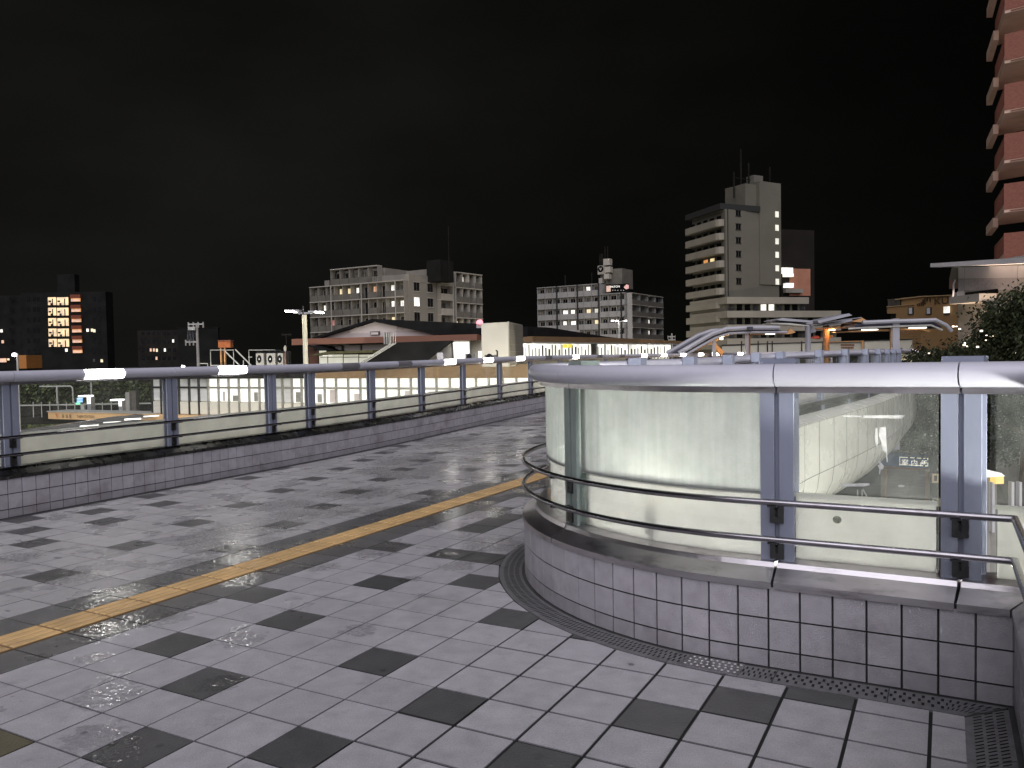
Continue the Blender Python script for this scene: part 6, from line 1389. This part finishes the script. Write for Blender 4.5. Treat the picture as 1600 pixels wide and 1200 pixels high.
# ================================================================== the lower level seen through the opening
def lower_level():
    # booth with a blue sign
    r = thing('information_booth', 'brown shuttered booth with a blue sign band seen through the near glass', 'booth'); F = Fac(1376, 33, 1454, 32)
    zt = F.Z(1415, 706)
    make('wall', mat('boothw', (0.22, 0.16, 0.11), 0.7, var=0.15), r, lambda mb: F.box(mb, 0, F.L, -2.5, 0, -6, zt))
    make('roof', M['conc'], r, lambda mb: F.box(mb, -.1, F.L + .1, -2.6, .15, zt, zt + .08))
    s_ = make('sign_band', mat('blues', (0.02, 0.07, 0.22), 0.4), r, lambda mb: F.pbox(mb, 1376, 707, 1453.5, 729.5, 0, .08))
    def fr(mb):
        for a in ((1406, 714.5, 1450.5, 715.5), (1406, 726, 1450.5, 727), (1449.6, 714.5, 1450.6, 727), (1406, 714.5, 1406.8, 727)): F.pbox(mb, *a, .08, .10)
    make('sign_frame', M['lpale'], s_, fr)
    td = F.P(1, 0, 0) - F.P(0, 0, 0); q, z = F.hit(1409, 725.6)
    text_mesh('sign_text', '案 内 所', F.P(q, .1, z), td, (0, 0, 1), .27, M['lwhite'], s_, .01, stretch=.98)
    make('lintel', M['terracotta'], r, lambda mb: F.pbox(mb, 1378, 730.5, 1453, 733.5, 0, .06))
    mb = MB(); z0 = F.Z(1415, 734)
    for k in range(40): F.box(mb, F.S(1386), F.S(1446), .02, .045 + .015 * (k % 2), z0 - .06 * (k + 1), z0 - .06 * k - .008)
    mb.build('shutter', mat('shut', (0.16, 0.14, 0.13), 0.5, var=0.08), r)
    make('door_frame', mat('brwn', (0.30, 0.20, 0.13), 0.6), r, lambda mb: (F.pbox(mb, 1383, 733, 1386, 830, 0, .08), F.pbox(mb, 1446, 733, 1450.5, 830, 0, .08)))
    r = thing('call_box', 'small cream framed call box on a dark post right of the booth', 'call box'); F = Fac(1452, 30, 1468, 30)
    make('post', M['dark'], r, lambda mb: F.box(mb, F.S(1456), F.S(1464), -.15, 0, -6, F.Z(1460, 700)))
    make('frame', mat('creamf', (0.75, 0.55, 0.35), 0.5), r, lambda mb: F.pbox(mb, 1455.5, 740, 1465, 754, 0, .06)); make('handset', M['dark'], r, lambda mb: F.pbox(mb, 1458.3, 742.5, 1462, 751, .06, .1)); make('box', mat('creamf2', (0.5, 0.48, 0.36), 0.5), r, lambda mb: F.pbox(mb, 1457, 778, 1468, 790, 0, .2))
    # kiosk seen through the rightmost pane
    r = thing('kiosk', 'white topped kiosk with a yellow corner, through the rightmost pane', 'kiosk'); F = Fac(1518, 27, 1595, 27)
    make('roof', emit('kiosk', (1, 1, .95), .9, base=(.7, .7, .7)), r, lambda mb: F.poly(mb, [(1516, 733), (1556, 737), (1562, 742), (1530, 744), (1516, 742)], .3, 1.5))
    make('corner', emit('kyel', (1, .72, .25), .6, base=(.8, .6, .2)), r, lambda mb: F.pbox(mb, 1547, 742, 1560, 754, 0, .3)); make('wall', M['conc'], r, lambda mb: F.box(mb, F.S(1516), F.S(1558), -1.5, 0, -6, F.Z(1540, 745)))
    for x in (1528, 1545, 1575, 1587): make('column', M['wpanel'], r, lambda mb: F.pbox(mb, x, 752, x + 4, 830, .0, .2))
    # thin white bollards and looping cable barrier left of the booth
    r = thing('cable_barrier', 'thin white posts with a drooping cable left of the booth', 'barrier'); F = Fac(1320, 29, 1390, 29)
    for x in (1338, 1345): make('post', M['palepipe'], r, lambda mb: F.box(mb, F.S(x), F.S(x + 1.6), 0, .05, -6, F.Z(x, 765)))
    make('cable', M['palepipe'], r, lambda mb: mb.tube([F.P(F.S(x), .1, F.Z(x, y)) for x, y in ((1346, 764), (1352, 775), (1362, 785), (1378, 791))], .025, 6))
    # underside of the walkway beyond: grey beam and panels
    r = thing('overhead_deck', 'grey panelled underside of the walkway beyond the opening', 'deck beam'); F = Fac(1396, 38, 1640, 36)
    make('beam', M['conc'], r, lambda mb: F.poly(mb, [(1396, 610), (1640, 606), (1640, 650), (1396, 648)], 0, 4)); make('seam', M['dark'], r, lambda mb: (F.pbox(mb, 1396, 646.5, 1640, 648, 0, .05), F.pbox(mb, 1455, 610, 1456, 647, 0, .04)))
    make('soffit', M['aptdark'], r, lambda mb: F.poly(mb, [(1396, 649), (1640, 650), (1640, 666), (1396, 664)], -1, 5))
    for x in (1430, 1500, 1575): make('pier', M['aptdark'], r, lambda mb: F.box(mb, F.S(x), F.S(x) + .9, -3, -2, -6, F.Z(1500, 650)))
    r = thing('shop_wall', 'dim teal shop wall with shelves of light behind the booth', 'wall'); F = Fac(1330, 46, 1640, 44)
    make('wall', mat('teal', (0.035, 0.06, 0.06), 0.6, var=0.5, scale=1.2), r, lambda mb: F.box(mb, 0, F.L, -1, 0, -6, 1.0))
    for x, y, w in ((1432, 678, 9), (1420, 690, 12), (1455, 682, 6), (1530, 690, 20), (1560, 705, 16), (1450, 670, 12), (1575, 668, 12)): make('shelf', M['palepipe'], r, lambda mb: F.pbox(mb, x, y, x + w, y + .9, 0, .3))
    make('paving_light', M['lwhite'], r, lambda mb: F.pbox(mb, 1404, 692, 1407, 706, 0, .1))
    # ticket hall wall of bright tiles on the inner side of the opening
    # unseen lamps added in the opening to backlight the panels and brighten the edge
    for i, (u, v, z, en, tu, tv, tz, sz) in enumerate(((-2.2, 7.4, -.05, 95, -1.6, 4.3, .75, 1.0), (-0.6, 7.6, -.1, 430, -.1, 4.3, .72, 1.0), (-1.0, 11.5, -3.2, 140, -2.6, 16.0, -0.8, 1.2), (3.0, 14, -3.4, 150, -0.4, 19.0, -0.8, 1.5), (3.6, 3.4, -.1, 420, .5, 3.6, .75, 1.0))):
        f = thing('fill_light', ('added fill light below the curved glass', 'added fill light below the widest clear pane', 'added fill light aimed at the curved white edge panels', 'added fill light aimed along the far white edge panels', 'added fill light beyond the right wall')[i], 'fill_light')
        p = G(u, v, z); tg = G(tu, tv, tz); d = (tg - p).normalized(); q = d.orthogonal().normalized(); w = d.cross(q)
        make('housing', M['metal'], f, lambda mb: mb.hexa([p - d * .12 + q * a * .16 + w * b * .16 for a, b in ((-1, -1), (1, -1), (1, 1), (-1, 1))] + [p - d * .01 + q * a * .2 + w * b * .2 for a, b in ((-1, -1), (1, -1), (1, 1), (-1, 1))]))
        make('pole', M['metal'], f, lambda mb: mb.tube([G(u, v, -6), p - d * .12], .05, 8))
        area('fill_lamp', p + d * .03, tg, .36, en, (1.0, 0.985, 0.93), f)
    p = aty(1048, 785, 4.72); f = thing('fill_uplight', 'small unseen lamp added close behind the curved frosted glass', 'lamp')  # added to make a hot spot in the frosted glass
    make('housing', M['metal'], f, lambda mb: mb.tube([p - Vector((0, 0, .2)), p - Vector((0, 0, .02))], .04, 10)); make('bracket', M['metal'], f, lambda mb: mb.tube([p - Vector((0, 0, .18)), p + Vector((.05, .0, -.5))], .012, 6))
    area('fill_lamp', p, p + Vector((-.02, -.30, .75)), .05, 10, (1.0, .97, .86), f)
    p = aty(1640, 470, 41); f = thing('street_lamp', 'unseen lamp added outside the right edge below the brick tower', 'street lamp'); p.z = -1.0; p.x -= 1.5  # lamp added to light the tower soffits from below
    make('pole', M['metal'], f, lambda mb: mb.tube([(p.x, p.y, -6), (p.x, p.y, -1.1)], .06, 8)); make('lens', M['lwhite'], f, lambda mb: mb.tube([(p.x - .2, p.y, -1.0), (p.x + .2, p.y, -1.0)], .08, 8))
    point('lamp_light', (p.x, p.y, -.8), 2600, (1.0, .72, .52), .2, f)
lower_level()
# unseen lamps added to light the outer face of the left parapet and the wing
def forecourt():
    for i, (px, Y, z, en) in enumerate(((150, 26, 2.2, 1500), (560, 25, 1.5, 400), (780, 26, 1.5, 300))):
        p = aty(px, 560, Y); f = thing('forecourt_fill', ('added fill lamp over the platform roofs', 'added fill lamp below the gabled hall', 'added fill lamp below the plant block')[i], 'lamp')
        p.z = -2.2
        make('pole', M['metal'], f, lambda mb: mb.tube([(p.x, p.y, -6), (p.x, p.y, p.z - .1)], .06, 8)); make('lens', M['lwhite'], f, lambda mb: mb.tube([(p.x - .2, p.y, p.z), (p.x + .2, p.y, p.z)], .08, 8))
        point('lamp_light', (p.x, p.y, p.z + .2), en, (1.0, 0.96, 0.84), .15, f)
    # unseen lamps added outside the left parapet to brighten its lower panels
    for k, q in enumerate((9.5, 14.0, 18.5, 23.0, 28.0, 33.0)):
        f = thing('edge_fill', ('first', 'second', 'third', 'fourth', 'fifth', 'last')[k] + ' unseen lamp added outside the left parapet, counted from the near end', 'lamp', group='added lamps outside the left parapet')
        a = LEFT.pt(q, .66, -.5); b = LEFT.pt(q, 3.4, -.35); make('arm', M['metal'], f, lambda mb: mb.tube([a, b], .03, 8)); make('lens', M['lwhite'], f, lambda mb: mb.tube([b, b + Vector((0, 0, .08))], .10, 10))
        point('lamp_light', b + Vector((0, 0, .16)), 130, (1.0, .95, .80), .12, f)
forecourt()
